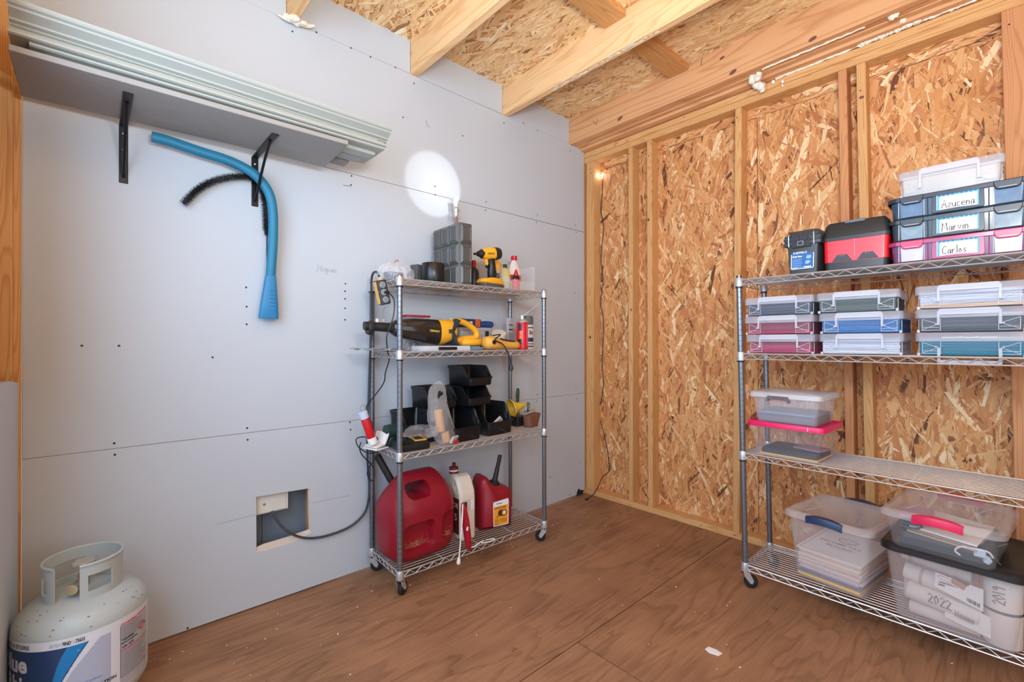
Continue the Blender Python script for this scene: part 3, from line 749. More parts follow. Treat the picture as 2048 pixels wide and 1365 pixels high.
b.build('bristles', t)['kind'] = 'stuff'

# ------------------------------------------------------------------ switch box inside the wall opening, and the extension lead
t = thing('junction_box', 'pale plastic junction box inside the square hole in the drywall', 'box', (-.06, -2.16, .40))
b = B(); b.box((-.035, -.13, -.012), (.035, .065, .13), P('box_cream', (214, 216, 206), rough=.55)); b.build('box_body', t, bevel=.003)
b = B(); b.box((.0352, -.125, -.006), (.038, .052, .125), P('box_cream', (0, 0, 0))); b.push(TR(.038, -.035, .03, 0, PI/2, 0)); b.lathe([(.006, 0), (.006, .001), (.004, .002)], GRYP, 10); b.pop(); b.build('cover', t, bevel=.0015)
CABLE = P('grey_cable', (62, 64, 70), rough=.5)
t = thing('extension_lead', 'dark grey extension lead from the wall hole up to a yellow outlet block', 'cable', (.04, -1.82, .8))
org = Vector((.04, -1.82, .8))
b = B()
pts = [(-0.040,-2.165,0.409),(-0.020,-2.158,0.377),(-0.004,-2.136,0.331),(0.010,-2.094,0.284),(0.010,-2.023,0.243),(0.012,-1.933,0.230),(0.014,-1.825,0.243),(0.020,-1.756,0.291),(0.030,-1.737,0.359),(0.030,-1.734,0.445),(0.035,-1.745,0.560),(0.040,-1.747,0.710),(0.040,-1.741,0.858),(0.050,-1.741,1.007),(0.050,-1.735,1.131),(0.055,-1.732,1.254),(0.070,-1.740,1.377),(0.090,-1.749,1.448),(0.120,-1.753,1.478),(0.150,-1.749,1.477),(0.180,-1.754,1.454)]
b.tube([Vector(p)-org for p in pts], .0055, CABLE, 8, smooth=6); b.build('cord', t)
OB = P('outlet_body', (46, 48, 50), rough=.5)
oc = Vector((.245, -1.772, 1.372))
b = B(); b.push(Matrix.Translation(oc-org) @ Euler((math.radians(14), math.radians(4), math.radians(-8))).to_matrix().to_4x4())
b.rbox(.056, .046, .112, .006, OB, z0=-.056, e=.004); b.pop()
ob = b.build('outlet_block', t)
b = B(); b.push(Matrix.Translation(oc-org) @ Euler((math.radians(14), math.radians(4), math.radians(-8))).to_matrix().to_4x4())
pl = []
for k in range(13): pl.append((-.019+.0025*math.sin(k*1.55), -.052+.104*k/12))
for k in range(12, -1, -1): pl.append((.019-.0025*math.sin(k*1.55+1), -.052+.104*k/12))
b.prism(pl, .003, YELP, XZ, c=.0235, bev=.0012); b.box((-.014, -.01, .055), (.012, .012, .062), YELP); b.pop(); b.build('face_plate', ob)
b = B(); b.push(Matrix.Translation(oc-org) @ Euler((math.radians(14), math.radians(4), math.radians(-8))).to_matrix().to_4x4())
for z in (-.034, 0, .034):
    b.push(TR(.0282, .001, z, 0, PI/2, 0)); b.lathe([(.0145, 0), (.0145, .0012), (.013, .0016)], GRYP, 18)
    for (x, y) in ((-.004, -.005), (-.004, .005), (.006, 0)): b.box((x-.0025, y-.001, .0015), (x+.0025, y+.001, .0021), BLK)
    b.pop()
b.build('socket', ob)
t = thing('charger_lead', 'thin black charger lead looping down from the outlet block and tangled round the shelf post', 'cable', (.2, -1.80, .9))
org = Vector((.2, -1.80, .9)); b = B()
pts = [(0.275,-1.757,1.375),(0.275,-1.727,1.338),(0.275,-1.729,1.269),(0.275,-1.749,1.211),(0.275,-1.764,1.165),(0.240,-1.742,1.108),(0.200,-1.713,1.060),(0.170,-1.716,0.999),(0.150,-1.714,0.950),(0.120,-1.733,0.901),(0.100,-1.759,0.860),(0.090,-1.775,0.829),(0.100,-1.767,0.788),(0.120,-1.761,0.747),(0.130,-1.763,0.705),(0.120,-1.781,0.692),(0.120,-1.821,0.695),(0.120,-1.840,0.686),(0.120,-1.831,0.654),(0.120,-1.801,0.626),(0.130,-1.776,0.614),(0.140,-1.750,0.619),(0.180,-1.745,0.651),(0.220,-1.732,0.667)]
b.tube([Vector(p)-org for p in pts], .0028, BLK, 6, smooth=6)
pts = [(0.130,-1.763,0.705),(0.150,-1.748,0.682),(0.150,-1.742,0.641),(0.140,-1.750,0.593),(0.120,-1.769,0.554),(0.100,-1.775,0.517),(0.100,-1.767,0.484),(0.100,-1.747,0.471),(0.100,-1.739,0.498),(0.100,-1.747,0.536),(0.100,-1.775,0.573),(0.110,-1.807,0.608),(0.120,-1.823,0.644),(0.120,-1.816,0.671)]
b.tube([Vector(p)-org for p in pts], .0028, BLK, 6, smooth=6); b.build('cord', t)
b = B(); b.cyl(Vector(pts[0])*0+Vector((.075, .03, .47)), (.092, .036, .47), .007, BLK, 8); b.build('plug', t)
for (py, pxx, lab) in ((.0, 754, 'pale'), (.015, 767, 'tan')):
    q = Vector([(0.220,-1.784,1.247),(0.220,-1.751,1.248)][0 if pxx == 754 else 1])
    t = thing('usb_plug', '%s-tipped black plug dangling below the outlet block' % lab, 'plug', tuple(q))
    b = B(); b.rbox(.018, .013, .030, .003, BLK, z0=-.045); b.build('plug_body', t)
    b = B(); b.rbox(.014, .009, .020, .002, PAPER if lab == 'pale' else P('tan_plastic', (196, 160, 132), rough=.5), z0=-.015); b.build('plug_cap', t)
    b = B(); b.tube([(0, 0, .004), (.0, .004 if pxx == 754 else -.006, .03), (.004, .003, .060)], .0022, GRYP, 6, smooth=5); b.build('wire', t)

# ------------------------------------------------------------------ small lamp on the back wall with its lead, and the lamp stand behind the shelf
LEDM = P('led_glow', (255, 255, 255), emit=(205, 220, 255), est=9)
t = thing('led_lamp', 'tiny lit lamp hanging from a thin black lead on the strand board', 'lamp', (.112, .072, 2.398))
B().ico((0, 0, 0), .0085, LEDM, 2).build('bulb', t)
b = B(); b.cyl((0, .004, -.006), (0, .004, -.028), .0055, WHT, 10); b.build('holder', t)
b = B(); org = Vector((.112, .072, 2.398))
pts = [(0.111,0.080,2.360),(0.107,0.080,2.252),(0.097,0.080,2.141),(0.120,0.080,2.005),(0.110,0.080,1.912),(0.096,0.080,1.764),(0.114,0.080,1.611),(0.090,0.080,1.443),(0.117,0.080,1.310),(0.112,0.080,1.123),(0.103,0.080,0.972),(0.116,0.080,0.841),(0.097,0.080,0.708),(0.065,0.080,0.611),(0.110,0.080,0.484),(0.142,0.080,0.377),(0.164,0.080,0.251),(0.159,0.080,0.179),(0.139,0.040,0.150),(0.142,0.000,0.114),(0.130,-0.020,0.068),(0.101,-0.030,0.019)]
b.tube([Vector(p)-org for p in pts]+[Vector((.112, -.10, .012))-org], .0030, BLK, 6, smooth=5); b.build('lead', t)
b = B(); b.push(TR(.108-.112, -.112-.072, .0-2.398)); b.rbox(.016, .028, .010, .003, BLK, z0=.002); b.pop(); b.build('plug', t)
ld = bpy.data.lights.new('led_lamp_light', 'POINT'); ld.energy = .12; ld.color = (.86, .9, 1.0); ld.shadow_soft_size = .012
lo = bpy.data.objects.new('led_lamp_light', ld); COL.objects.link(lo); lo.location = (.112, .055, 2.395)

t = thing('lamp_stand', 'slim silver lamp with two hook arms standing behind the black box against the drywall', 'lamp', (.075, -1.236, 1.432))
b = B(); b.lathe([(.045, 0), (.045, .006), (.012, .010), (.0085, .02), (.0085, .415), (.006, .418)], P('bronze_tube', (150, 124, 110), rough=.35, metal=.8), 16); b.build('pole', t)
b = B()
for s in (-1, 1): b.tube([(0, 0, .415), (0, s*.024, .413), (0, s*.034, .422), (0, s*.037, .442)], .0028, CHROME, 8, smooth=6); b.ico((0, s*.037, .443), .004, CHROME, 1)
b.build('hook', t)
b = B(); b.lathe([(.008, .415), (.014, .425), (.0155, .44), (.014, .452), (.0155, .456), (.0155, .470), (.013, .474)], CHROME, 18); b.cyl((.004, .016, .457), (.006, .025, .457), .006, CHROME, 10); b.build('socket', t)
b = B(); b.lathe([(.013, .474), (.0165, .500), (.021, .530), (.019, .530), (.014, .500)], P('frosted_glass', (206, 220, 218), rough=.3), 20, c0=False, c1=False); b.build('shade', t)
sd = bpy.data.lights.new('lamp_stand_light', 'SPOT'); sd.energy = 2.6; sd.color = (.95, .97, 1.0); sd.spot_size = math.radians(66); sd.spot_blend = .22; sd.shadow_soft_size = .004
so = bpy.data.objects.new('lamp_stand_light', sd); COL.objects.link(so)
so.location = (.30, -1.30, 2.02)
so.rotation_euler = (Vector((0, -1.325, 2.030))-so.location).to_track_quat('-Z', 'Y').to_euler()

# ------------------------------------------------------------------ propane tank
TK = P('tank_paint', (176, 186, 186), rough=.38, var=.06, sc=12)
t = thing('propane_tank', 'light grey propane tank with a collar handle, in the corner by the doorway', 'gas tank', (.27, -2.772, 0))
b = B(); R = .155; prof = [(.07, .0), (.098, .0), (.10, .02), (.10, .05)]
b.lathe([(.085, .0), (.100, .0), (.100, .045), (.085, .045)], TK, 32)
prof = []
for k in range(9): a = PI/2*k/8; prof.append((R*math.sin(a) if k else .002, .105-.075*math.cos(a)))
for k in range(1, 13):
    a = PI/2*k/12; prof.append((R*(math.cos(a)**.8) if k < 12 else .002, .318+.078*math.sin(a)))
prof.insert(9, (R, .318))
b.lathe(prof, TK, 56); b.build('tank_body', t, sharp=50)
b = B(); b.lathe([(R+.0002, .203), (R+.0015, .205), (R+.0015, .215), (R+.0002, .217)], TK, 48, False, False)
# collar: a rolled strip with two hand slots and a gap over the valve
def collar():
    b = B(); a0, a1 = math.radians(-5), math.radians(317); N = 84; zz = [.378, .394, .407, .420, .436, .454, .470, .486]; rr = .092
    def solid(k, j):
        d = math.degrees(a0+(a1-a0)*(k+.5)/N); z = (zz[j]+zz[j+1])/2
        for c0, c1 in ((6, 46), (98, 158), (180, 232), (266, 302)):
            if c0 < d < c1 and .404 < z < .452: return False
        if d < 2 and z < .386: return False
        return True
    for ins, sgn in ((0, 1), (.0035, -1)):
        vs = [((rr-ins)*math.cos(a0+(a1-a0)*k/N), (rr-ins)*math.sin(a0+(a1-a0)*k/N), z) for k in range(N+1) for z in zz]
        if ins == 0: V = vs
        else: V = V+vs
    n = len(zz); off = (N+1)*n; fs = []
    for k in range(N):
        for j in range(n-1):
            if not solid(k, j): continue
            q = (k*n+j, (k+1)*n+j, (k+1)*n+j+1, k*n+j+1)
            fs.append(q); fs.append(tuple(off+i for i in reversed(q)))
            for dk, dj, e in ((-1, 0, (0, 3)), (1, 0, (1, 2)), (0, -1, (0, 1)), (0, 1, (3, 2))):
                kk, jj = k+dk, j+dj
                if kk < 0 or kk >= N or jj < 0 or jj >= n-1 or not solid(kk, jj):
                    fs.append((q[e[0]], q[e[1]], off+q[e[1]], off+q[e[0]]))
    b.add(V, fs, TK)
    return b
o = collar().build('collar', t, sharp=40)
b = B(); b.tube([(.092*math.cos(math.radians(a)), .092*math.sin(math.radians(a)), .486) for a in range(-5, 318, 4)], .0042, TK, 8); b.build('collar_rim', t)
BRASS = P('valve_brass', (190, 178, 150), rough=.3, metal=.85)
b = B(); b.cyl((0, 0, .385), (0, 0, .435), .014, BRASS, 14); b.cyl((.0, 0, .426), (.0, 0, .458), .008, BRASS, 12)
b.cyl((.01, -.004, .417), (.060, -.022, .417), .012, BRASS, 16); b.cyl((.045, -.0165, .417), (.072, -.0264, .417), .0155, BRASS, 18); b.build('valve', t)
b = B(); b.push(TR(0, 0, .458)); pts = []
for k in range(40): a = 2*PI*k/40; r = .026+.003*math.cos(a*5); pts.append((r*math.cos(a), r*math.sin(a)))
b.prism(pts, .014, P('hand_wheel', (168, 164, 156), rough=.5), None, .007, .003); b.pop(); b.build('hand_wheel', t)
# wrapped label, painted face by face as flat print on its own sleeve
LW = P('label_white', (214, 220, 230), rough=.35, var=.03); LN = P('label_navy', (32, 62, 104), rough=.35, var=.12, sc=25, stretch=(1, 1, .15)); LB = P('label_blue', (22, 128, 196), rough=.35)
LL = P('label_lavender', (172, 182, 204), rough=.35, var=.06); LP = P('label_pink', (214, 60, 96), rough=.4); LG = P('label_grey', (176, 182, 192), rough=.4)
def pt(deg, z, off=.0): a = math.radians(deg); return ((R+off)*math.cos(a), (R+off)*math.sin(a), z)
def wl_mat(d, z):
    top = .318
    if z > .2925 or z < .112: return LW
    if d < 27:
        f = (.292-z)                       # swoosh edges move towards lower degrees as z falls
        e1 = -12 - 200*f*(1-.35*f/.085) if f < .09 else -27-60*(f-.09)
        e2 = 3.5 - 260*f + 420*f*f
        e3 = e2+4.6; e4 = 13.5 - 330*f + 330*f*f
        if d < e1: return LN
        if d < e2: return LB
        if d < e2+1.2: return LN
        if d < max(e4, e3): return LW
        return LL if d < 22.5 else LW
    if d < 31.5: return LW
    if d > 72: return LW
    # warning panel
    if z > .300: return LW
    for (za, zb, l) in ((.300, .290, 0),):
        pass
    return LG
b = B(); NA, NZ = 240, 110; d0, d1, za, zb = -92.0, 76.0, .110, .317
vs = [pt(d0+(d1-d0)*i/NA, za+(zb-za)*j/NZ, .0006) for i in range(NA+1) for j in range(NZ+1)]
by = {}
for i in range(NA):
    for j in range(NZ):
        mt = wl_mat(d0+(d1-d0)*(i+.5)/NA, za+(zb-za)*(j+.5)/NZ)
        by.setdefault(mt, []).append((i*(NZ+1)+j, (i+1)*(NZ+1)+j, (i+1)*(NZ+1)+j+1, i*(NZ+1)+j+1))
off = 0
for mt, fs in by.items():
    used = sorted({i for f in fs for i in f}); mp_ = {v: k for k, v in enumerate(used)}
    b.add([vs[i] for i in used], [tuple(mp_[i] for i in f) for f in fs], mt)
lab = b.build('label', t)
def wr(d, z):
    def f(p): return pt(d+math.degrees(p[0]/R), z+p[1], .0011+p[2]*.3)
    return f
b = B()
INKN = P('label_text_navy', (44, 52, 78), rough=.5)
b.text('FIND A STORE', .0155, INKN, warp=wr(-81, .2985), bold=.02)
b.text('OR TEXT', .0120, P('label_text_light', (150, 158, 178), rough=.5), warp=wr(-26, .2985), sx=.52)
b.text('FIND', .0140, INK, warp=wr(-15.6, .2985), bold=.03, sx=.56); b.text('TO', .011, P('label_text_tan', (206, 178, 150), rough=.5), warp=wr(-9.2, .2992), sx=.6); b.text('75653', .0140, INKN, warp=wr(-5.6, .2988), bold=.03, sx=.56)
b.text('Blue', .062, LW, warp=wr(-86, .236), bold=.035, sx=.98); b.text('Rhino', .062, LW, warp=wr(-80, .180), bold=.035, sx=.94)
b.text('OPERATION', .0125, INK, warp=wr(2, .152), bold=.03); b.text('BLUE', .0125, INK, warp=wr(5, .139), bold=.03)
b.text('WE SUPPORT', .007, LB, warp=wr(0, .176))
b.text('WARNING', .0105, LP, warp=wr(32.5, .2925), bold=.03); b.text('LIQUEFIED', .0075, INK, warp=wr(34, .246), bold=.03); b.text('PETROLEUM GAS', .0068, INK, warp=wr(32.5, .237), bold=.03); b.text('UN 1075', .0095, INK, warp=wr(33.5, .2245), bold=.03)
b.text('CAUTION', .0085, LP, warp=wr(32.5, .2145), bold=.03)
def bar(d0_, d1_, z, h, mat):
    n = 10; b.add([pt(d0_+(d1_-d0_)*i/n, zz, .0011) for i in range(n+1) for zz in (z, z+h)], [(i*2, i*2+2, i*2+3, i*2+1) for i in range(n)], mat)
LT = P('label_line', (116, 122, 136), rough=.6)
rd = random.Random(4)
for k in range(8): bar(33.5, 33.5+rd.uniform(22, 34), .2865-.0043*k, .0013, LT)
for k in range(15): bar(33.5, 33.5+rd.uniform(24, 36), .2085-.0045*k, .0013, LT)
bar(52, 70, .2955, .004, LP); bar(47, 70, .2170, .003, LP); bar(32, 70, .2518, .0010, INK); bar(31.8, 32.2, .14, .158, INK); bar(32, 70, .140, .0012, INK)
b.add([pt(53, .255, .0012), pt(60, .240, .0012), pt(67, .255, .0012), pt(60, .270, .0012)], [(0, 1, 2, 3)], P('label_red', (222, 70, 84), rough=.4))
for k in range(60): 
    d, z = rd.uniform(-6, 20), rd.uniform(.12, .28); b.ico(pt(d, z, .0008), .0012*rd.uniform(.4, 1), LW, 1)
b.build('label_print', lab)['kind'] = 'stuff'
b = B()
for k in range(24):
    a, q = rd.uniform(-1.2, 1.3), rd.uniform(.15, .95); zz = .318+.078*math.sin(q); rr_ = R*math.cos(q)**.8
    b.ico((rr_*math.cos(a), rr_*math.sin(a), zz), 1, P('chip_dark', (110, 108, 104), rough=.8), 1, (rd.uniform(.001, .003), rd.uniform(.001, .004), .0012))
b.build('paint_chip', t)['kind'] = 'stuff'

# ------------------------------------------------------------------ things on the tool shelf, top tier
Z1, Z2, Z3, Z4 = 1.4322, 1.1002, .6412, .1112
def crumple(rings, mat, jit, seed, n=22):
    """crinkled bag: rings = (cx,cy,z,w,d)"""
    b = B(); R_ = []
    for (cx, cy, z, w, d) in rings:
        r = []
        for k in range(n):
            a = 2*PI*k/n; x, y = w/2*math.cos(a), d/2*math.sin(a)
            q = 1+jit*(noise.noise(Vector((math.cos(a)*3.1+seed, math.sin(a)*3.1, z*38)))+.6*noise.noise(Vector((math.cos(a)*9+seed, math.sin(a)*9, z*80))))
            r.append((cx+x*q, cy+y*q, z+.3*jit*d*noise.noise(Vector((a*2, seed, z*30)))))
        R_.append(r)
    return b.loft(R_, mat)
def bagrings(x, y, z0, h, prof): return [(x+p[3]*1.0 if len(p) > 3 else x, y+(p[4] if len(p) > 4 else 0), z0+h*p[0], p[1], p[2]) for p in prof]
t = thing('plastic_bag', 'crumpled clear plastic bag with a red tie on the top tier beside the end post', 'bag', (.18, -1.665, Z1))
crumple(bagrings(0, 0, .003, .105, [(0, .06, .10), (.06, .12, .165), (.25, .14, .18), (.45, .135, .18), (.62, .12, .16), (.8, .09, .11), (.93, .05, .05), (1, .02, .02)]), FILM, .34, 3, 26).build('bag_film', t, sharp=20)
b = B(); b.tube([(0, -.01, .098), (.004, .004, .108), (0, .014, .104)], .004, RED, 6, smooth=4); b.build('tie', t)
t = thing('striped_packet', 'small dark striped packet inside the clear bag', 'packet', (.17, -1.672, Z1), .1)
b = B(); b.rbox(.05, .085, .042, .004, P('slate_card', (58, 66, 78), rough=.5), z0=.008); b.build('packet_body', t)
b = B()
for k in range(5): b.prism([(-.04+.016*k, .012), (-.034+.016*k, .012), (-.026+.016*k, .046), (-.032+.016*k, .046)], .001, GRYP, YZ, c=.0256)
b.build('stripe', t)
t = thing('grey_carton', 'small grey carton on the top tier next to the black roll', 'box', (.13, -1.508, Z1), .25)
b = B(); b.rbox(.05, .078, .105, .003, P('grey_card', (84, 88, 88), rough=.7)); b.build('carton_body', t); b = B(); b.box((-.026, -.038, .098), (.026, .038, .1065), P('grey_card', (0, 0, 0))); b.build('lid', t, bevel=.001)
t = thing('tape_roll', 'wide shiny black tape roll standing on the top tier beside the embossed box', 'tape', (.225, -1.484, Z1))
b = B(); b.lathe([(.040, .001), (.055, .001), (.0565, .003), (.0565, .105), (.055, .107), (.040, .107)], BLKS, 36); b.lathe([(.039, .003), (.0402, .003), (.0402, .105), (.039, .105)], P('cardboard_core', (168, 130, 92), rough=.9), 28, False, False); b.build('roll', t)
# embossed box
t = thing('embossed_case', 'tall black case with pillow-embossed panels on the top tier', 'case', (.178, -1.334, Z1), math.radians(-2))
EMB = P('embossed_black', (82, 82, 79), rough=.3, var=.08)
b = B(); b.rbox(.252, .078, .322, .004, EMB, e=.002); b.build('case_body', t)
def pillow(b, M, w, h):
    b.push(M)
    def rr_(s, z): return [(-w/2*s[0], -h/2*s[1], z), (w/2*s[0], -h/2*s[1], z), (w/2*s[0], h/2*s[1], z), (-w/2*s[0], h/2*s[1], z)]
    b.loft([rr_((1, 1), 0), rr_((.96, .97), .004), rr_((.66, .70), .012), rr_((.60, .65), .0095)], EMB, False, True); b.pop()
for i in range(3):
    for j in range(3):
        b = B(); pillow(b, Matrix.Translation((-.084+.084*i, -.039, .054+.107*j)) @ Euler((PI/2, 0, 0)).to_matrix().to_4x4(), .078, .101); b.build('panel', t, sharp=15)
for j in range(3):
    b = B(); pillow(b, Matrix.Translation((.126, .0, .054+.107*j)) @ Matrix(((0, 0, 1, 0), (1, 0, 0, 0), (0, 1, 0, 0), (0, 0, 0, 1))), .072, .101); b.build('panel', t, sharp=15)
# impact driver, profile in the y-z plane
t = thing('impact_driver', 'yellow and black cordless impact driver standing on its battery', 'drill', (.30, -1.16, Z1), math.radians(4))
b = B()
b.prism([(-.022, .055), (.018, .055), (.026, .075), (.018, .12), (.012, .155), (.030, .165), (.018, .172), (-.040, .165), (-.028, .14), (-.020, .12), (-.026, .09)], .036, BLK, YZ, bev=.008); b.build('grip', t, sharp=60)
b = B(); b.push(TR(0, 0, .188, math.radians(8), 0, 0))
b.loft([[(x, yy, z) for x, z in sell(w, h, 2.4, 20)] for yy, w, h in ((-.085, .03, .03), (-.078, .046, .048), (-.05, .054, .058), (-.045, .056, .062), (.01, .060, .066))], YEL); b.pop(); b.build('gear_housing', t)
b = B(); b.push(TR(0, 0, .188, math.radians(8), 0, 0))
b.loft([[(x, yy, z) for x, z in sell(w, h, 2.2, 20)] for yy, w, h in ((.008, .062, .068), (.03, .064, .070), (.05, .058, .062), (.058, .036, .040))], BLK); 
b.loft([[(x, yy, z) for x, z in sell(w, h, 2.0, 18)] for yy, w, h in ((-.13, .012, .012), (-.105, .013, .013), (-.104, .026, .026), (-.09, .034, .034), (-.078, .048, .050), (-.072, .048, .05))], BLK); b.pop(); b.build('motor_cap', t)
b = B(); b.prism([(-.055, .150), (-.038, .158), (-.032, .125), (-.042, .120)], .018, YEL, YZ, bev=.003); b.prism([(-.044, .122), (-.034, .120), (-.034, .104), (-.046, .110)], .014, BLK, YZ, bev=.003); b.build('trigger', t)
b = B(); b.push(TR(.0295, -.02, .19, math.radians(8), 0, 0)); b.push(YZ); b.text('DEWALT', .013, BLK, TR(-.04, -.012, .0012), bold=.02); b.pop(); b.pop(); b.build('lettering', t)
b = B(); b.prism([(-.095, .028), (-.08, .046), (-.02, .056), (.03, .056), (.06, .048), (.066, .03), (.055, .022), (-.08, .022)], .062, YEL, YZ, bev=.006); b.prism([(-.06, .043), (-.02, .062), (.03, .062), (.045, .050)], .046, BLK, YZ, bev=.004); b.build('foot', t, sharp=50)
b = B(); b.prism([(-.075, .0), (.055, .0), (.066, .010), (.066, .022), (-.08, .024), (-.082, .006)], .066, P('battery_grey', (72, 74, 78), rough=.45), YZ, bev=.005); b.build('battery', t, sharp=50)
def bottle(name, label, loc, prof, body, cap, capprof, rz=0, lab=None, n=24, flat=1.0, labz=None):
    t = thing(name, label, 'bottle', loc, rz)
    b = B(); b.push(Matrix.Diagonal((flat, 1, 1, 1))); b.lathe(prof, body, n); b.pop(); b.build('bottle_body', t, sharp=50)
    b = B(); b.lathe(capprof, cap, 18); b.build('cap', t)
    if lab:
        b = B(); z0, z1_ = labz; rr_ = max(r for r, z in prof)+.0006
        b.push(Matrix.Diagonal((flat, 1, 1, 1))); b.add([((rr_)*math.cos(a), rr_*math.sin(a), z) for k in range(15) for a in (math.radians(-95+190*k/14),) for z in (z0, z1_)], [(2*k, 2*k+2, 2*k+3, 2*k+1) for k in range(14)], lab); b.pop(); b.build('label', t)
    return t
bottle('oil_bottle', 'dark bottle with a red cap half hidden behind the impact driver', (.12, -1.145, Z1), [(.026, 0), (.03, .003), (.03, .105), (.024, .125), (.012, .135), (.012, .142)], BLK, RED, [(.013, .140), (.014, .165), (.010, .178)])
bottle('yellow_bottle', 'tall yellow bottle with a black cap behind the impact driver', (.16, -1.015, Z1), [(.032, 0), (.036, .004), (.036, .15), (.030, .175), (.013, .188), (.013, .195)], YEL, BLK, [(.014, .193), (.016, .196), (.016, .214), (.012, .217)], lab=INK, labz=(.03, .11))
PALE = P('pale_oil', (222, 212, 140), rough=.25, alpha=.82)
bottle('oil_bottle', 'pale yellow see-through bottle with a black cap in the clear rack', (.205, -.985, Z1), [(.030, 0), (.033, .004), (.033, .105), (.026, .128), (.014, .136), (.014, .140)], PALE, BLK, [(.0135, .137), (.0135, .160), (.011, .162)], lab=P('pale_label', (206, 204, 176), rough=.6), labz=(.02, .085))
bottle('white_bottle', 'large white bottle with a sloped shoulder and red cap in the clear rack', (.13, -.842, Z1), [(.044, 0), (.047, .004), (.047, .13), (.036, .17), (.018, .205), (.015, .215)], WHT, RED, [(.018, .212), (.019, .214), (.019, .236), (.016, .239)], lab=P('red_print', (196, 60, 66), rough=.6), labz=(.08, .12), flat=.7)
t = bottle('glue_bottle', 'small red and black squeeze bottle with a pointed red tip in the clear rack', (.262, -.948, Z1), [(.022, 0), (.024, .003), (.024, .082), (.020, .092), (.011, .096)], BLKS, RED, [(.013, .094), (.014, .102), (.010, .112), (.006, .128), (.003, .130)], lab=P('pink_label', (226, 74, 92), rough=.5), labz=(.012, .072), flat=.7)
t = thing('acrylic_rack', 'clear acrylic open-topped rack holding bottles on the top tier', 'rack', (.205, -.945, Z1))
b = B(); ACR = P('acrylic', (222, 228, 232), rough=.12, alpha=.16)
b.box((-.082, -.125, .0), (.082, .125, .003), ACR); b.box((-.082, -.125, .003), (-.079, .125, .16), ACR); b.box((.079, -.125, .003), (.082, .125, .062), ACR); b.box((-.079, -.125, .003), (.079, -.122, .135), ACR); b.box((-.079, .122, .003), (.079, .125, .158), ACR); b.build('rack_body', t)
b = B()
for y in (-.1235, .1235): b.tube([(.0805, y, .003), (.0805, y, .150), (-.0805, y, .158)], .0012, EDGE, 5)
b.tube([(.0805, -.124, .062), (.0805, .124, .062)], .0012, EDGE, 5); b.build('rack_edge', t)

# ------------------------------------------------------------------ second tier
VD = P('vacuum_smoke', (40, 36, 34), rough=.14, coat=.4, var=.05)
t = thing('hand_vacuum', 'yellow and black cordless hand vacuum lying along the second tier', 'vacuum', (.232, -1.46, Z2+.012), math.radians(-2))
def ysec(rows, mat, p=2.3, n=24, cap=True):
    b = B(); b.loft([[(x, y, z+dz) for x, dz in sell(w, h, p, n)] for y, z, w, h in rows], mat, cap, cap); return b
ysec([(-.385, .105, .036, .040), (-.34, .103, .038, .042), (-.27, .100, .040, .044), (-.245, .098, .046, .052)], BLK).build('nozzle', t)
b = ysec([(-.372, .095, .050, .056), (-.352, .097, .058, .074), (-.345, .100, .052, .060)], BLK); b.build('nozzle_collar', t)
ysec([(-.252, .097, .05, .056), (-.235, .097, .070, .078), (-.19, .095, .092, .100), (-.12, .090, .104, .116), (-.06, .084, .110, .126), (-.012, .080, .112, .130)], VD).build('dust_canister', t, sharp=60)
b = B(); b.prism([(-.098, .100), (-.078, .106), (-.010, .096), (-.006, .082), (-.06, .076), (-.09, .086)], .006, BLK, YZ, c=.052, bev=.002)
b.push(YZ); b.text('DEWALT', .0135, P('logo_yellow', (240, 196, 60), rough=.5), TR(-.078, .083, .0556, rz=-.08), bold=.03); b.pop(); b.build('badge', t)
ysec([(-.012, .080, .112, .130), (.02, .082, .110, .128), (.065, .090, .096, .112), (.09, .094, .080, .094)], YEL).build('motor_housing', t, sharp=60)
b = B()
b.prism([(-.01, .072), (.05, .072), (.072, .020), (.098, .012), (.080, .060), (.070, .085), (.108, .142), (.085, .150), (.052, .098), (-.01, .098)], .106, P('vacuum_band', (44, 48, 52), rough=.5), YZ, bev=.006); b.build('housing_band', t, sharp=50)
b = B(); b.tube([(0, .07, .132), (0, .13, .140), (0, .185, .124), (0, .232, .092), (0, .240, .066), (0, .226, .052)], [.017, .016, .0155, .016, .017, .015], YEL, 14, smooth=6)
b.tube([(0, .085, .046), (0, .11, .036), (0, .15, .046), (0, .20, .050), (0, .226, .052)], [.018, .016, .016, .018, .017], YEL, 14, smooth=6); b.build('handle', t, sharp=60)
b = B(); b.tube([(0, .10, .150), (0, .16, .1455), (0, .205, .122), (0, .222, .107)], [.006, .009, .009, .006], BLK, 10, smooth=6); b.build('handle_grip', t)
b = B(); b.prism([(.13, .012), (.25, .012), (.262, .030), (.255, .050), (.14, .052), (.125, .03)], .070, YEL, YZ, bev=.009); b.build('foot', t, sharp=60)
b = B(); b.prism([(.12, .0), (.25, .0), (.258, .008), (.254, .014), (.125, .014)], .068, P('battery_grey', (0, 0, 0)), YZ, bev=.003); b.build('battery', t)
t = thing('clear_canister', 'clear plastic container with a thin red lid behind the hand vacuum', 'container', (.105, -1.523, Z2))
b = B(); b.tub(.10, .135, .172, .012, FROST, taper=.95); b.build('container_body', t); b = B(); b.rbox(.108, .143, .010, .014, P('dull_red_lid', (176, 44, 52), rough=.5), z0=.171, e=.002); b.build('lid', t)
b = B()
for k in range(14): b.cyl((rd.uniform(-.035, .035), rd.uniform(-.05, .05), .006), (rd.uniform(-.035, .035), rd.uniform(-.05, .05), rd.uniform(.05, .09)), .0035, GRYP if k % 2 else BLK, 6)
tag(b.build('drill_bits', None), 'loose grey drill bits inside the clear red-lidded container', 'drill bits', None, (.105, -1.523, Z2+.001))['kind'] = 'stuff'
t = thing('parts_tray', 'flat clear compartment tray on the front edge of the second tier, under the vacuum', 'tray', (.305, -1.487, Z2))
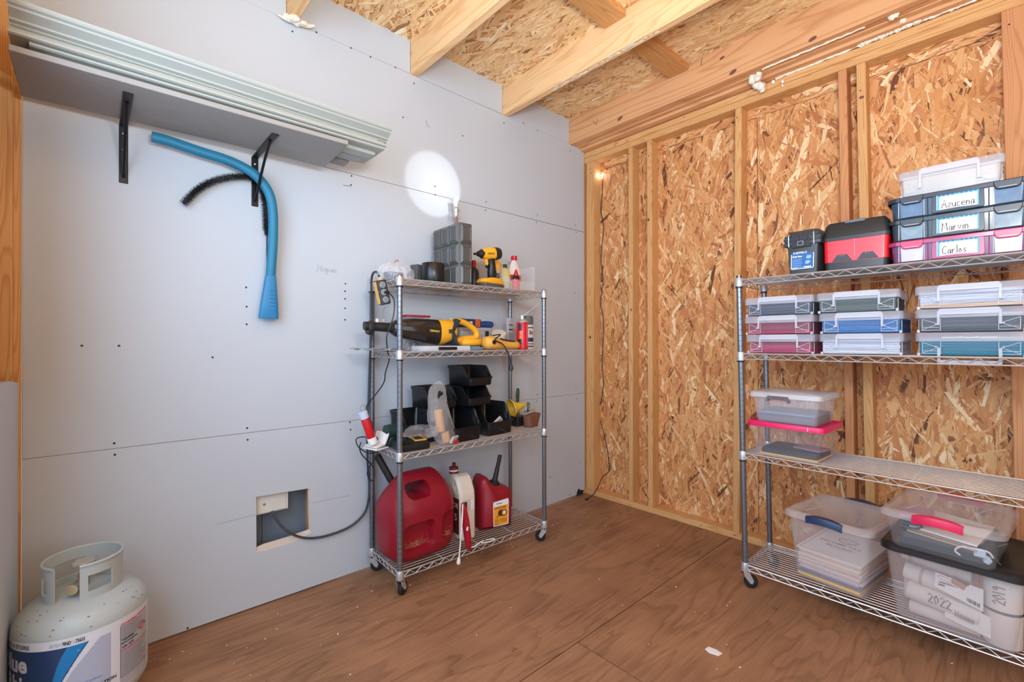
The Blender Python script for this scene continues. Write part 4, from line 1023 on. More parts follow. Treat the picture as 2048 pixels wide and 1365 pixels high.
b = B(); b.box((-.05, -.138, 0), (.05, .138, .003), EDGE)
for y in (-.138, -.09, -.055, .062, .10, .136): b.box((-.05, y, .003), (.05, y+.002, .024), EDGE)
for x in (-.05, .048): b.box((x, -.138, .003), (x+.002, .138, .024), EDGE)
b.build('tray_body', t)
b = B(); b.box((-.040, -.050, .004), (.0512, .058, .020), BLKS); b.build('insert', t, bevel=.002)
b = B(); b.box((-.05, -.138, .0242), (.05, .138, .0258), CLR); b.build('lid', t)
t = thing('pocket_knife', 'folded blue and silver utility knife beside the parts tray', 'knife', (.318, -1.292, Z2), math.radians(90))
b = B(); b.rbox(.098, .020, .016, .008, P('knife_blue', (120, 156, 178), rough=.35, metal=.3)); b.build('knife_body', t); b = B(); b.box((-.02, -.006, .0165), (.03, .006, .020), CHROME); b.build('clip', t, bevel=.001)
t = thing('grey_organizer', 'pale grey plastic organizer case behind the vacuum handle', 'case', (.105, -1.165, Z2))
GC = P('organizer_grey', (172, 176, 182), rough=.4)
b = B(); b.rbox(.13, .22, .112, .012, GC, taper=.95); b.build('case_body', t); b = B(); b.rbox(.136, .226, .018, .013, GC, z0=.106); b.build('lid', t)
b = B(); b.box((.066, .06, .07), (.072, .085, .105), BLK); b.build('latch', t, bevel=.002)
t = thing('bit_case', 'small clear and orange bit case lying on the grey organizer', 'case', (.110, -1.170, Z2+.1245), .05)
b = B(); b.rbox(.08, .115, .048, .008, P('bit_case_navy', (40, 56, 92), rough=.35)); b.build('case_body', t)
b = B(); b.box((-.041, .012, .004), (.041, .048, .0485), P('case_orange', (206, 92, 36), rough=.45)); b.build('band', t, bevel=.002)
b = B(); b.box((.0402, -.05, .012), (.0412, -.012, .034), PAPER); b.push(Matrix.Translation((.0414, -.048, .018)) @ YZ); b.text('5-1', .014, INK, bold=.02); b.pop(); b.build('label', t)
t = thing('blue_handle_tool', 'blue rubber tool handle on the grey organizer, next to the bit case', 'tool', (.13, -1.068, Z2+.1245), 0)
b = B(); b.tube([(0, -.043, .020), (0, .0, .022), (0, .045, .020), (0, .055, .019)], [.016, .019, .019, .010], P('navy_rubber', (28, 66, 128), rough=.5), 12, smooth=4, flat=.8); b.build('grip', t); b = B(); b.cyl((0, .05, .020), (0, .075, .019), .006, CHROME, 8); b.build('shank', t)
t = thing('brown_box', 'brown and clear small parts box on the organizer, behind the vacuum', 'box', (.10, -1.30, Z2), 0)
b = B(); b.rbox(.09, .045, .165, .004, P('brown_card', (146, 92, 66), rough=.7)); b.build('box_body', t); b = B(); b.rbox(.094, .049, .02, .004, EDGE, z0=.155); b.build('lid', t)
t = thing('plastic_sheet', 'flattened crinkled grey plastic sheet sticking out past the shelf end', 'plastic', (.20, -1.765, Z2))
b = B(); N = 14; vs = []
for i in range(N+1):
    for j in range(N+1):
        u, v = i/N-.5, j/N-.5
        vs.append((v*.2+.02*noise.noise(Vector((i*.4, j*.3, 1))), u*.20, .012+.010*noise.noise(Vector((i*.55, j*.5, 4)))+.004*noise.noise(Vector((i*1.7, j*1.9, 4)))))
fs = [(i*(N+1)+j, (i+1)*(N+1)+j, (i+1)*(N+1)+j+1, i*(N+1)+j+1) for i in range(N) for j in range(N)]
b.add(vs, fs, P('grey_film', (170, 172, 176), rough=.25, alpha=.75, var=.2)); o = b.build('film', t, sharp=15); md = o.modifiers.new('s', 'SOLIDIFY'); md.thickness = .001
# yellow corded multi-tool
t = thing('palm_sander', 'yellow corded palm tool on the second tier, its black lead hanging down', 'tool', (.312, -1.10, Z2))
YP = P('tool_tan_yellow', (226, 168, 72), rough=.45)
ysec([(-.125, .040, .03, .03), (-.118, .040, .060, .062), (-.085, .040, .072, .072), (-.045, .036, .066, .064), (-.01, .032, .05, .050), (.05, .028, .044, .044), (.10, .026, .044, .044), (.118, .025, .036, .036), (.124, .025, .016, .016)], YP).build('tool_body', t, sharp=60)
b = B(); b.push(TR(.034, -.085, .042, 0, PI/2, 0)); b.lathe([(.012, 0), (.012, .003), (.008, .0035), (.008, .002)], BLK, 14); b.pop(); b.tube([(.02, -.03, .062), (.022, .0, .055), (.020, .05, .049), (.012, .085, .046)], .004, BLK, 6, smooth=4); b.build('switch', t)
b = B(); org = Vector((.312, -1.10, Z2))
pts = [(.33, -1.18, Z2+.078), (.345, -1.14, Z2+.082)] + [(0.355,-1.186,1.155),(0.362,-1.143,1.134),(0.372,-1.120,1.102),(0.376,-1.102,1.062),(0.376,-1.092,1.026)]
b.tube([Vector(p)-org for p in pts], .0036, BLK, 7, smooth=6); b.build('cord', t)
b = B(); q = Vector(pts[-1])-org; b.tube([q+Vector((0, 0, .004)), q+Vector((0, .0, -.018)), q+Vector((0, 0, -.032)), q+Vector((0, 0, -.036))], [.005, .011, .012, .007], BLK, 10); b.build('plug', t)
t = thing('spacer_box', 'small white box under the masking tape on the second tier', 'box', (.155, -1.0, Z2))
b = B(); b.rbox(.08, .10, .052, .004, PAPER); b.build('box_body', t); b = B(); b.box((.0402, -.03, .01), (.0408, .03, .04), GRYP); b.build('label', t)
t = thing('masking_tape', 'roll of cream masking tape tilted on top of a small white box', 'tape', (.165, -1.0, Z2+.086), rot=(math.radians(14), math.radians(24), 0))
b = B(); b.lathe([(.030, -.014), (.044, -.014), (.045, -.013), (.045, .013), (.044, .014), (.030, .014)], P('masking_cream', (226, 216, 196), rough=.7), 30); b.build('roll', t); b = B(); b.lathe([(.029, -.0135), (.0302, -.0135), (.0302, .0135), (.029, .0135)], P('cardboard_core', (0, 0, 0)), 24, False, False); b.build('core', t)
t = thing('blister_pack', 'tall clear blister pack standing by the back post of the second tier', 'pack', (.135, -.885, Z2), .3)
b = B(); b.rbox(.018, .05, .19, .003, P('pack_clear', (214, 216, 220), rough=.2, alpha=.5)); b.build('pack_body', t); b = B(); b.box((.0093, -.024, .02), (.0098, .024, .10), P('pack_card', (150, 156, 164), rough=.5)); b.box((.0093, -.024, .115), (.0098, .024, .122), INK); b.box((.0093, -.024, .144), (.0098, .024, .149), INK); b.build('card', t)
def can(name, label, loc, r, h, body, domecol, panels, capm=None):
    t = thing(name, label, 'spray can', loc)
    b = B(); b.lathe([(r*.93, 0), (r, .003), (r, h-.004), (r*.96, h)], body, 30); b.build('can_body', t)
    b = B(); b.lathe([(r*.97, h), (r*.9, h+.008), (r*.55, h+.017), (r*.42, h+.018), (r*.42, h+.024), (r*.30, h+.025)], domecol, 24); b.build('dome', t)
    for z0_, z1_, a0, a1, mt in panels:
        b = B(); n = 10; b.add([((r+.0006)*math.cos(math.radians(a0+(a1-a0)*k/n)), (r+.0006)*math.sin(math.radians(a0+(a1-a0)*k/n)), z) for k in range(n+1) for z in (z0_, z1_)], [(2*k, 2*k+2, 2*k+3, 2*k+1) for k in range(n)], mt); b.build('label', t)
    return t
REDC = P('can_red', (214, 22, 44), rough=.3); 
t = can('spray_can', 'red lubricant spray can with a long white straw on the second tier', (.262, -.900, Z2), .034, .158, REDC, CHROME, [(.02, .145, 0, 34, P('can_pink', (230, 86, 104), rough=.35)), (.11, .150, -80, -44, BLK), (.03, .06, -90, -50, BLK), (.085, .105, -70, -42, P('can_orange', (236, 120, 50), rough=.4)), (.062, .082, -72, -44, P('can_orange', (0, 0, 0)))])
b = B(); b.lathe([(.008, .180), (.009, .190), (.008, .198), (.005, .200)], WHT, 12); b.tube([(.004, .0, .194), (.02, .06, .235), (.03, .13, .285)], .0013, WHT, 6); b.build('straw_nozzle', t)
t = can('spray_can', 'white primer spray can with a grey cap behind the red can', (.165, -.760, Z2), .034, .150, WHT, CHROME, [(.045, .07, -45, 40, P('can_navy', (40, 60, 96), rough=.4)), (.012, .020, -45, 40, P('can_navy', (0, 0, 0))), (.028, .036, -40, 35, GRYP), (.128, .134, -40, 40, INK)])
b = B(); b.lathe([(.0335, .150), (.0345, .152), (.0335, .196), (.029, .205), (.010, .206)], P('can_cap_grey', (96, 104, 106), rough=.5), 26); b.build('cap', t)
b = B()
def cw(p): a = math.radians(-30)+p[0]/.0348; return (.0352*math.cos(a), .0352*math.sin(a), .092+p[1])
b.text('2x', .030, P('can_navy', (0, 0, 0)), warp=cw, bold=.04); b.build('lettering', t)
# ------------------------------------------------------------------ third tier: parts bins and hand tools
def stack_bin(name, label, loc, rz, w, D, h, lip, group='black open-front parts bins'):
    t = thing(name, label, 'bin', loc, rz, group)
    b = B(); tk = .0025; base = []
    q0 = rrect(D, w, .018, 4)
    for i, p in enumerate(q0):
        r_ = q0[(i+1) % len(q0)]; n_ = max(1, int(math.hypot(r_[0]-p[0], r_[1]-p[1])/.009))
        base += [(p[0]+(r_[0]-p[0])*k/n_, p[1]+(r_[1]-p[1])*k/n_) for k in range(n_)]
    def H(x):
        s = min(1, max(0, (x-D*.17)/(D*.29))); s = s*s*(3-2*s); return h+(lip-h)*s
    def ring(kx, ky, f, off, dz=0, flare=0):
        o = []
        for x, y in base:
            hh = H(x); k = .965+.035*f
            ox = x*k - math.copysign(off, x)*(abs(x) > D*.46); oy = y*k - math.copysign(off, y)*(abs(y) > w*.46)
            o.append((ox+math.copysign(flare, x)*(abs(x) > D*.46), oy+math.copysign(flare, y)*(abs(y) > w*.46), hh*f+dz))
        return o
    def flat(z, off): return [(x*.965-math.copysign(off, x)*(abs(x) > D*.46), y*.965-math.copysign(off, y)*(abs(y) > w*.46), z) for x, y in base]
    b.loft([flat(0, .004), flat(.004, 0), ring(1, 1, .86, 0), ring(1, 1, .87, 0, 0, .004), ring(1, 1, 1, 0, 0, .005), ring(1, 1, 1, .0005, .001, 0), ring(1, 1, .98, tk), flat(.006, tk), flat(.004, tk+.002)], BLKS, True, True)
    b.build('bin_body', t, sharp=50)
    for s in (-1, 1):
        b = B(); b.tube([(-D*.36, s*(w*.5-.0050), h*.80), (D*.10, s*(w*.5-.0055), h*.78), (D*.32, s*(w*.5-.008), lip*.95)], .0022, BLKS, 6, smooth=4); b.build('inner_ridge', t)
    b = B(); b.box((D*.44, -w*.22, lip*.35), (D*.468, w*.22, lip*.75), BLKS); b.build('label_slot', t, bevel=.002)
    return t
stack_bin('parts_bin', 'black open-front bin on the tier deck, behind the clear bag with wooden pegs', (.135, -1.545, Z3), 0, .160, .20, .155, .07)
stack_bin('parts_bin', 'large black open-front bin holding dark pipe fittings, on the tier deck', (.222, -1.352, Z3), math.radians(4), .182, .225, .164, .072)
stack_bin('parts_bin', 'large black open-front bin holding a clear packet, on the tier deck', (.205, -1.118, Z3), math.radians(5), .186, .225, .164, .072)
stack_bin('parts_bin', 'small black bin with red pieces inside, stacked above the clear bag', (.175, -1.447, Z3+.1655), math.radians(2), .162, .195, .108, .045)
stack_bin('parts_bin', 'small black bin in the middle of the tallest bin stack', (.195, -1.238, Z3+.1665), math.radians(3), .160, .20, .102, .042)
stack_bin('parts_bin', 'small empty black bin topmost on the tallest bin stack', (.185, -1.222, Z3+.2695), math.radians(3), .160, .20, .104, .042)
for (x, y, z, a, lab) in ((.29, -1.385, Z3+.022, .6, 'black pipe elbow lying in the large black bin of fittings'), (.28, -1.33, Z3+.022, -.7, 'black pipe coupling lying in the large black bin of fittings')):
    t = thing('pipe_fitting', lab, 'fitting', (x, y, z), a)
    b = B(); b.cyl((0, -.024, 0), (0, .024, 0), .014, BLK, 16); b.cyl((0, -.026, 0), (0, -.016, 0), .017, BLK, 16); b.cyl((0, .016, 0), (0, .026, 0), .017, BLK, 16); b.build('pipe_body', t)
    b = B(); b.tube([(.014, -.0265, 0), (.0, -.0265, .014), (-.014, -.0265, 0), (0, -.0265, -.014), (.014, -.0265, 0)], .002, GRYP, 6, smooth=4); b.build('ring', t)
for (y, z, r, lab) in ((-1.418, .178, .011, 'larger red bead in the small black bin'), (-1.400, .176, .009, 'smaller red bead in the small black bin')):
    t = thing('red_bead', lab, 'bead', (.245, y, Z3+z)); b = B(); b.ico((0, 0, r), r, P('dark_red', (146, 24, 40), rough=.3), 2); b.build('bead_body', t); b = B(); b.cyl((0, 0, 0), (-.02, 0, r*.8), r*.4, GRYP, 8); b.build('stem', t)
t = thing('clear_packet', 'clear packet of small hardware leaning in the large black bin', 'packet', (.285, -1.105, Z3+.016), .2)
b = B(); b.push(TR(0, 0, .035, .35, .25, 0)); b.prism([(-.035, -.03), (.035, -.03), (.035, .02), (.018, .042), (-.035, .03)], .012, P('packet_clear', (216, 210, 206), rough=.2, alpha=.75, var=.2, sc=60), YZ, bev=.003); b.pop(); b.build('packet_body', t)
t = thing('pen', 'thin white pen lying in the large black bin beside the packet', 'pen', (.278, -1.168, Z3+.03))
b = B(); b.cyl((.0, -.03, .018), (.02, .035, .008), .004, WHT, 8); b.build('pen_body', t)
b = B(); b.cyl((.02, .035, .008), (.0225, .043, .0068), .003, P('dark_red', (0, 0, 0)), 8, .001); b.build('tip', t)
# clear bag with wooden pegs
t = thing('plastic_bag', 'clear bag with a hanging slot holding wooden pegs, in front of the black bins', 'bag', (.305, -1.490, Z3))
b = crumple([(0, 0.03, .004, .06, .09), (0, .025, .03, .075, .115), (0, .012, .075, .075, .13), (0, -.005, .12, .07, .13), (-.002, -.012, .165, .058, .118), (-.004, -.016, .205, .045, .100), (-.006, -.018, .235, .036, .104), (-.006, -.018, .262, .024, .100), (-.006, -.016, .285, .012, .080), (-.006, -.013, .302, .006, .050), (-.006, -.010, .312, .003, .018)], P('bag_film', (206, 206, 208), rough=.22, alpha=.27, var=.3, sc=45), .20, 11, 30)
b.build('bag_film', t, sharp=20)
b = B(); b.prism([(-.030, .228), (-.022, .262), (-.012, .268), (-.010, .255), (-.002, .262), (.004, .248), (-.008, .240), (-.016, .238), (-.022, .222)], .003, BLK, YZ, c=.012); b.build('hang_slot', t)
PEG = wood('peg_wood', (226, 174, 108), (196, 136, 76), axis=2, rings=14, cross=20)
for (p, q, r, lab) in (((.305, -1.492, Z3+.062), (.300, -1.505, Z3+.172), .022, 'thick upper wooden peg inside the clear hanging bag'), ((.312, -1.462, Z3+.010), (.308, -1.472, Z3+.060), .022, 'short lower wooden peg inside the clear hanging bag')):
    o = B().tube([p, Vector(p).lerp(Vector(q), .04), Vector(p).lerp(Vector(q), .96), q], [r*.8, r, r, r*.8], PEG, 16).build('wooden_peg'); tag(o, lab, 'peg', 'wooden pegs')
t = thing('plastic_wrap', 'crumpled clear plastic wrap heaped between the charger and the bag', 'plastic', (.26, -1.575, Z3))
crumple([(0, 0, .048, .12, .14), (0, .0, .055, .15, .18), (0, .0, .072, .14, .165), (0, .01, .088, .10, .12), (0, .01, .098, .04, .06)], P('bag_film', (0, 0, 0)), .45, 21, 28).build('wrap_film', t, sharp=15)
t = thing('red_packet', 'small clear and red packet at the foot of the hanging bag', 'packet', (.338, -1.437, Z3), .4)
b = B(); b.push(TR(0, 0, .020, 0, .5, 0)); b.rbox(.012, .05, .04, .003, P('packet_clear', (0, 0, 0)), z0=-.018); b.pop(); b.build('packet_body', t); b = B(); b.box((.006, -.015, .003), (.011, .028, .016), RED); b.build('label', t)
# charger, drill, tube, booklet
t = thing('battery_charger', 'black battery charger with a yellow label on the third tier', 'charger', (.272, -1.640, Z3), math.radians(-6))
b = B(); b.loft([[(x, y, z+dz*(x+.055)) for x, y in rrect(w, d, .012, 3)] for z, w, d, dz in ((0, .112, .146, 0), (.006, .118, .152, 0), (.028, .118, .152, 0), (.044, .106, .140, -.12), (.046, .098, .132, -.12))], BLK); b.build('charger_body', t)
b = B(); b.push(TR(.0, .035, .046, 0, .12, 0)); b.box((-.035, -.030, -.004), (.040, .030, .0015), YELP); b.box((-.022, -.022, .0015), (.030, .018, .0022), P('label_black', (44, 40, 34), rough=.5)); b.pop(); b.build('label', t)
b = B()
for k in range(5): b.box((.046-.001*k, -.066+.012*k, .034), (.052, -.060+.012*k, .044), BLK)
b.box((-.03, -.06, .04), (.03, -.03, .052), BLK); b.build('rail', t, bevel=.001)
DG = P('drill_green', (28, 60, 56), rough=.45)
t = thing('cordless_drill', 'dark green drill with a red switch half hidden by the end post', 'drill', (.175, -1.675, Z3), .1)
b = B(); b.loft([[(x, y, .075+z) for x, z in sell(w, h, 2.4, 18)] for y, w, h in ((-.05, .036, .044), (-.045, .056, .062), (.02, .060, .066), (.05, .048, .052), (.075, .030, .032))], DG); b.build('drill_body', t)
b = B(); b.prism([(-.03, .055), (.01, .055), (.0, .0), (-.045, .0)], .034, DG, YZ, bev=.007); b.build('grip', t, sharp=60)
b = B(); b.cyl((.026, .012, .062), (.046, .012, .060), .013, RED, 16); b.build('switch', t)
b = B(); b.cyl((0, .074, .075), (0, .10, .075), .012, BLK, 14); b.build('chuck', t)
t = thing('sealant_tube', 'red tube with white ends leaning out over the shelf end', 'tube', (.185, -1.785, Z3+.030), rot=(math.radians(19), 0, 0))
b = B(); b.lathe([(.019, .030), (.020, .034), (.020, .128), (.018, .134)], RED, 24); b.build('tube_body', t)
b = B(); b.lathe([(.0175, .128), (.0205, .130), (.0205, .158), (.012, .162)], P('pale_blue_cap', (196, 212, 230), rough=.45), 22); b.build('cap', t)
b = B(); b.lathe([(.021, .0), (.021, .028), (.019, .032), (.008, .034)], PAPER, 22); b.build('end_band', t)
b = B(); b.tube([(0, .012, .160), (0, .02, .18), (0, .008, .192), (0, -.006, .18), (0, -.002, .162)], .0014, GRYP, 6, smooth=5); b.build('hang_ring', t)
t = thing('folded_booklet', 'folded white instruction booklet standing open at the shelf end', 'booklet', (.17, -1.765, Z3+.001), .2)
b = B(); b.prism([(-.03, .010), (.02, .018), (.045, .070), (.040, .073), (.016, .024), (-.03, .016)], .09, PAPER, YZ); b.build('page', t); b = B(); b.prism([(-.035, .0), (.035, .004), (.035, .008), (-.035, .006)], .10, PAPER, YZ); b.build('page', t)
# right-hand end of the tier
t = thing('black_box', 'small black box under the yellow funnel on the third tier', 'box', (.165, -.855, Z3))
b = B(); b.rbox(.10, .085, .058, .003, BLK); b.build('box_body', t); b = B(); b.rbox(.104, .089, .014, .004, BLK, z0=.045); b.build('lid', t)
for k, y in enumerate((-.02, .01)):
    pass
t = thing('funnel', 'yellow plastic funnel lying on the small black box', 'funnel', (.175, -.905, Z3+.106), rot=(math.radians(-80), 0, math.radians(-12)))
b = B(); b.lathe([(.052, -.004), (.054, 0), (.050, .004), (.038, .018), (.026, .045), (.017, .075), (.011, .082), (.008, .105), (.0065, .105), (.009, .080), (.015, .073), (.024, .043), (.036, .016), (.048, .001)], P('funnel_yellow', (232, 190, 52), rough=.4), 30, False, False); b.build('cone', t)
t = thing('paint_brush', 'green-handled brush standing upright beside the funnel', 'brush', (.085, -.775, Z3), rot=(0, 0, 0))
b = B(); b.loft([[(x, y+.02*z, z) for x, y in sell(w, d, 2.2, 14)] for z, d, w in ((.10, .020, .012), (.13, .022, .014), (.165, .028, .016), (.20, .026, .015), (.212, .012, .008))], P('handle_green', (44, 82, 58), rough=.4)); b.build('handle', t)
b = B(); b.rbox(.014, .040, .045, .003, CHROME, z0=.058); b.build('ferrule', t); b = B(); b.rbox(.013, .039, .058, .003, P('bristle_tan', (176, 150, 112), rough=.9, stretch=(90, 90, 2))); b.build('bristles', t)
t = thing('sanding_block', 'brown wedge-shaped block at the front of the third tier', 'block', (.255, -.818, Z3), .15)
BR = P('block_brown', (124, 82, 62), rough=.75, var=.15, sc=8)
b = B(); b.prism([(-.043, .0), (.032, .0), (.062, .075), (.030, .076), (-.052, .068)], .05, BR, YZ, bev=.003); b.build('block_body', t); b = B(); b.prism([(-.045, .003), (-.043, -.0005), (.030, -.0005), (.032, .003)], .054, P('block_felt', (90, 60, 48), rough=.9), YZ); b.build('felt_pad', t)
t = thing('clamp', 'small grey metal clamp resting on the black box', 'clamp', (.215, -.815, Z3+.079), .4)
b = B(); b.prism([(-.03, .0), (.02, .0), (.028, .012), (.028, .05), (.02, .058), (.004, .058), (.004, .048), (.016, .046), (.016, .016), (-.03, .012)], .014, P('clamp_grey', (118, 120, 116), rough=.45, metal=.6), YZ, bev=.002); b.build('frame', t)
b = B(); b.cyl((0, -.022, .006), (.0, -.022, .035), .005, CHROME, 10); b.cyl((.01, .0, .018), (.045, .02, .014), .007, P('clamp_olive', (150, 150, 96), rough=.5), 10); b.build('screw', t)

# ------------------------------------------------------------------ bottom tier: fuel cans, jug, wand
GR = P('gas_can_red', (146, 18, 38), rough=.42, var=.10, sc=7, bump=.05)
t = thing('gas_can', 'large dusty red fuel can with a moulded top handle on the bottom tier', 'fuel can', (.190, -1.565, Z4), math.radians(2))
def sect(z, w, d, cy=0, p=3.4, n=40, cx=0): return [(cx+x, cy+y, z) for x, y in sell(d, w, p, n)]
b = B(); b.loft([sect(0, .27, .19), sect(.006, .30, .215), sect(.03, .342, .25), (sect(.06, .356, .262)), sect(.15, .364, .27), sect(.225, .364, .27), sect(.258, .352, .262), sect(.30, .315, .225, .005), sect(.335, .275, .165, .006), sect(.368, .235, .100, .004), sect(.386, .20, .064, .004), sect(.394, .165, .040, .006)], GR)
o = b.build('can_body', t, sharp=60)
c1 = B(); c1.push(TR(.135, -.056, .120, 0, 0, 0)); c1.loft([[(-.042, y, z) for y, z in rrect(.150, .115, .026, 4)], [(-.004, y, z) for y, z in rrect(.166, .135, .032, 4)], [(.03, y, z) for y, z in rrect(.20, .17, .045, 4)]], GR); c1.pop()
c2 = B(); c2.push(TR(.135, .135, .130, 0, 0, 0)); c2.loft([[(-.042, y, z) for y, z in rrect(.120, .12, .026, 4)], [(-.004, y, z) for y, z in rrect(.136, .14, .032, 4)], [(.03, y, z) for y, z in rrect(.17, .17, .045, 4)]], GR); c2.pop()
c3 = B(); c3.push(TR(0, -.040, .326, 0, 0, 0)); c3.loft([[(-.2, y, z) for y, z in rrect(.125, .070, .028, 5)], [(.2, y, z) for y, z in rrect(.125, .070, .028, 5)]], GR); c3.pop()
cut(o, [c1, c2, c3])
b = B(); b.lathe([(.030, .0), (.032, .004), (.032, .030), (.028, .034)], BLK, 24); o = b.build('cap', t); o.location = (-.03, .055, .372); o.location = (-.055, -.075, .290)
b = B(); b.cyl((-.055, -.085, .32), (-.10, -.155, .478), .0175, BLK, 16); b.build('spout', t)
b = B(); rd = random.Random(9)
DUST = P('dust_tan', (186, 150, 118), rough=.95)
for k in range(420):
    y = max(-.118, min(.01, rd.gauss(-.06, .035))) if k % 3 else rd.gauss(.12, .016); z = .066+abs(rd.gauss(0, .016))
    x = .0938+max(0, .072-z)*1.5; b.ico((x, y, z), rd.uniform(.0006, .0018), DUST, 1)
b.build('dust', t)['kind'] = 'stuff'
JW = P('jug_cream', (224, 214, 198), rough=.4, var=.05)
t = thing('oil_jug', 'cream plastic jug with a loop handle between the two red fuel cans', 'jug', (.185, -1.296, Z4), math.radians(-3))
b = B()
b.prism([(-.088, .004), (-.084, 0), (.084, 0), (.090, .006), (.090, .225), (.086, .250), (.062, .300), (.045, .322), (.020, .330), (-.006, .322), (-.03, .300), (-.055, .270), (-.085, .235)], .098, JW, XZ, bev=.014); o = b.build('jug_body', t, sharp=60)
c = B(); c.prism([(.012, .268), (.046, .232), (.062, .240), (.058, .265), (.035, .305), (.018, .305)], .3, JW, XZ); cut(o, [c])
b = B(); b.cyl((-.048, 0, .27), (-.052, 0, .318), .022, JW, 18); b.build('neck', t)
CAPR = P('cap_brown_red', (120, 34, 34), rough=.5)
b = B(); b.cyl((-.052, 0, .316), (-.054, 0, .332), .026, CAPR, 20); b.cyl((-.0535, 0, .328), (-.054, 0, .336), .0265, PAPER, 20); b.cyl((-.054, 0, .336), (-.0545, 0, .350), .025, CAPR, 20); b.cyl((-.0545, 0, .350), (-.05, 0, .372), .010, CAPR, 10); b.build('cap', t)
b = B(); b.box((-.070, -.0500, .03), (.075, -.0494, .215), P('jug_label', (104, 40, 38), rough=.5)); b.push(TR(0, -.0502, 0) @ XZ); b.text('MOTOR', .036, PAPER, TR(-.062, .165, .0002), bold=.02); b.text('OIL 5', .050, PAPER, TR(-.06, .10, .0002), bold=.03); b.text('PLUS', .024, PAPER, TR(-.06, .055, .0002)); b.pop(); b.build('label', t)
b = B(); b.box((.0895, -.036, .150), (.0908, .036, .21), P('jug_print', (206, 196, 184), rough=.5)); b.box((.0908, -.036, .165), (.0912, -.010, .200), INK); b.box((.0908, .012, .152), (.0912, .034, .206), PAPER); b.build('label', t)
t = thing('gas_can', 'small red fuel can with a black spout and yellow warning label', 'fuel can', (.205, -1.085, Z4), math.radians(-13))
b = B()
b.prism([(-.098, .004), (-.090, 0), (.090, 0), (.100, .010), (.102, .185), (.092, .205), (.060, .218), (.025, .226), (-.012, .236), (-.035, .262), (-.052, .286), (-.075, .290), (-.090, .276), (-.100, .235)], .135, GR, YZ, bev=.022); b.build('can_body', t, sharp=60)
b = B(); b.push(TR(.012, .006, .224, math.radians(-14), 0, 0)); b.lathe([(.028, .0), (.030, .003), (.030, .022), (.024, .027)], BLK, 24)
b.lathe([(.016, .026), (.014, .05), (.0125, .10), (.0115, .101), (.0110, .17), (.009, .172)], BLK, 18); b.pop(); b.build('spout', t)
b = B(); YL = P('label_amber', (240, 166, 40), rough=.5)
b.push(Matrix.Translation((.0678, .022, .085)) @ YZ)
b.prism([(-.046, -.07), (.044, -.07), (.048, -.066), (.050, .060), (.046, .074), (-.046, .064), (-.048, .05)], .0008, PAPER, None); b.prism([(-.043, -.066), (.042, -.066), (.045, .042), (-.044, .036)], .0012, YL, None, c=.0004)
b.text('GASOLINE', .0165, P('label_rust', (150, 72, 30), rough=.6), TR(-.042, .024, .0012), bold=.03, sx=.94); b.text('DANGER', .009, INK, TR(-.030, .050, .0006), bold=.02)
b.tube([(-.010, .015, .0012), (-.012, -.012, .0012), (-.028, -.022, .0012)], .002, INK, 5)
b.lathe([(.018, .0008), (.018, .0016)], P('label_brown', (86, 52, 34), rough=.6), 20); b.pop()
b.push(Matrix.Translation((.0678, .022+.020, .085-.002)) @ YZ); b.lathe([(.0185, .0008), (.0185, .0016)], P('label_brown', (0, 0, 0)), 20); b.lathe([(.0135, .0010), (.0135, .0019)], YL, 20)
b.prism([(-.008, .008), (0, .010), (.008, .008), (.006, -.004), (0, -.010), (-.006, -.004)], .0010, PAPER, None, c=.0018); b.pop()
b.push(Matrix.Translation((.0678, .022, .085)) @ YZ)
for k in range(5): b.box((-.040, -.034-.0045*k, .0009), (-.012, -.032-.0045*k, .0013), P('label_line_brown', (170, 96, 40), rough=.6)); b.box((-.006, -.034-.0045*k, .0009), (.038, -.032-.0045*k, .0013), P('label_line_brown', (0, 0, 0)))
for k in range(7): b.box((-.040+.004*k, -.064, .0009), (-.0385+.004*k+.0012*(k % 2), -.058, .0013), INK)
b.pop(); b.build('label', t)
t = thing('heat_wand', 'red-handled tool with a white rod and lead, propped on the front rail', 'tool', (.345, -1.384, Z4))
b = B(); p = [(.012, .022, -.003), (.012, .016, .05), (.010, .006, .13), (.008, -.004, .20), (.008, -.010, .232)]
b.tube(p, [.015, .021, .022, .018, .009], P('handle_crimson', (170, 20, 40), rough=.35), 14, smooth=5, flat=.8); b.build('handle', t)
b = B(); b.tube([(.026, .002, .10), (.0265, .004, .118)], .006, PAPER, 10); b.build('button', t)
b = B(); b.tube([(.012, -.014, .228), (.022, -.022, .222), (.030, -.030, .17), (.034, -.042, .08), (.036, -.052, .0), (.037, -.055, -.012)], .0036, WHT, 10, smooth=6); b.tube([(.037, -.055, -.010), (.0375, -.057, -.024), (.038, -.059, -.040), (.038, -.060, -.047)], [.0036, .009, .010, .004], WHT, 12); b.build('rod', t)
b = B(); b.tube([(.012, .021, -.001), (.018, .030, -.008+.012), (.024, .05, .006), (.028, .085, .018), (.022, .11, .016), (.015, .10, .005), (.022, .12, .004), (.034, .152, .005), (.030, .178, .006), (.018, .165, .007), (.012, .13, .010)], .0030, WHT, 8, smooth=8); b.build('lead', t)

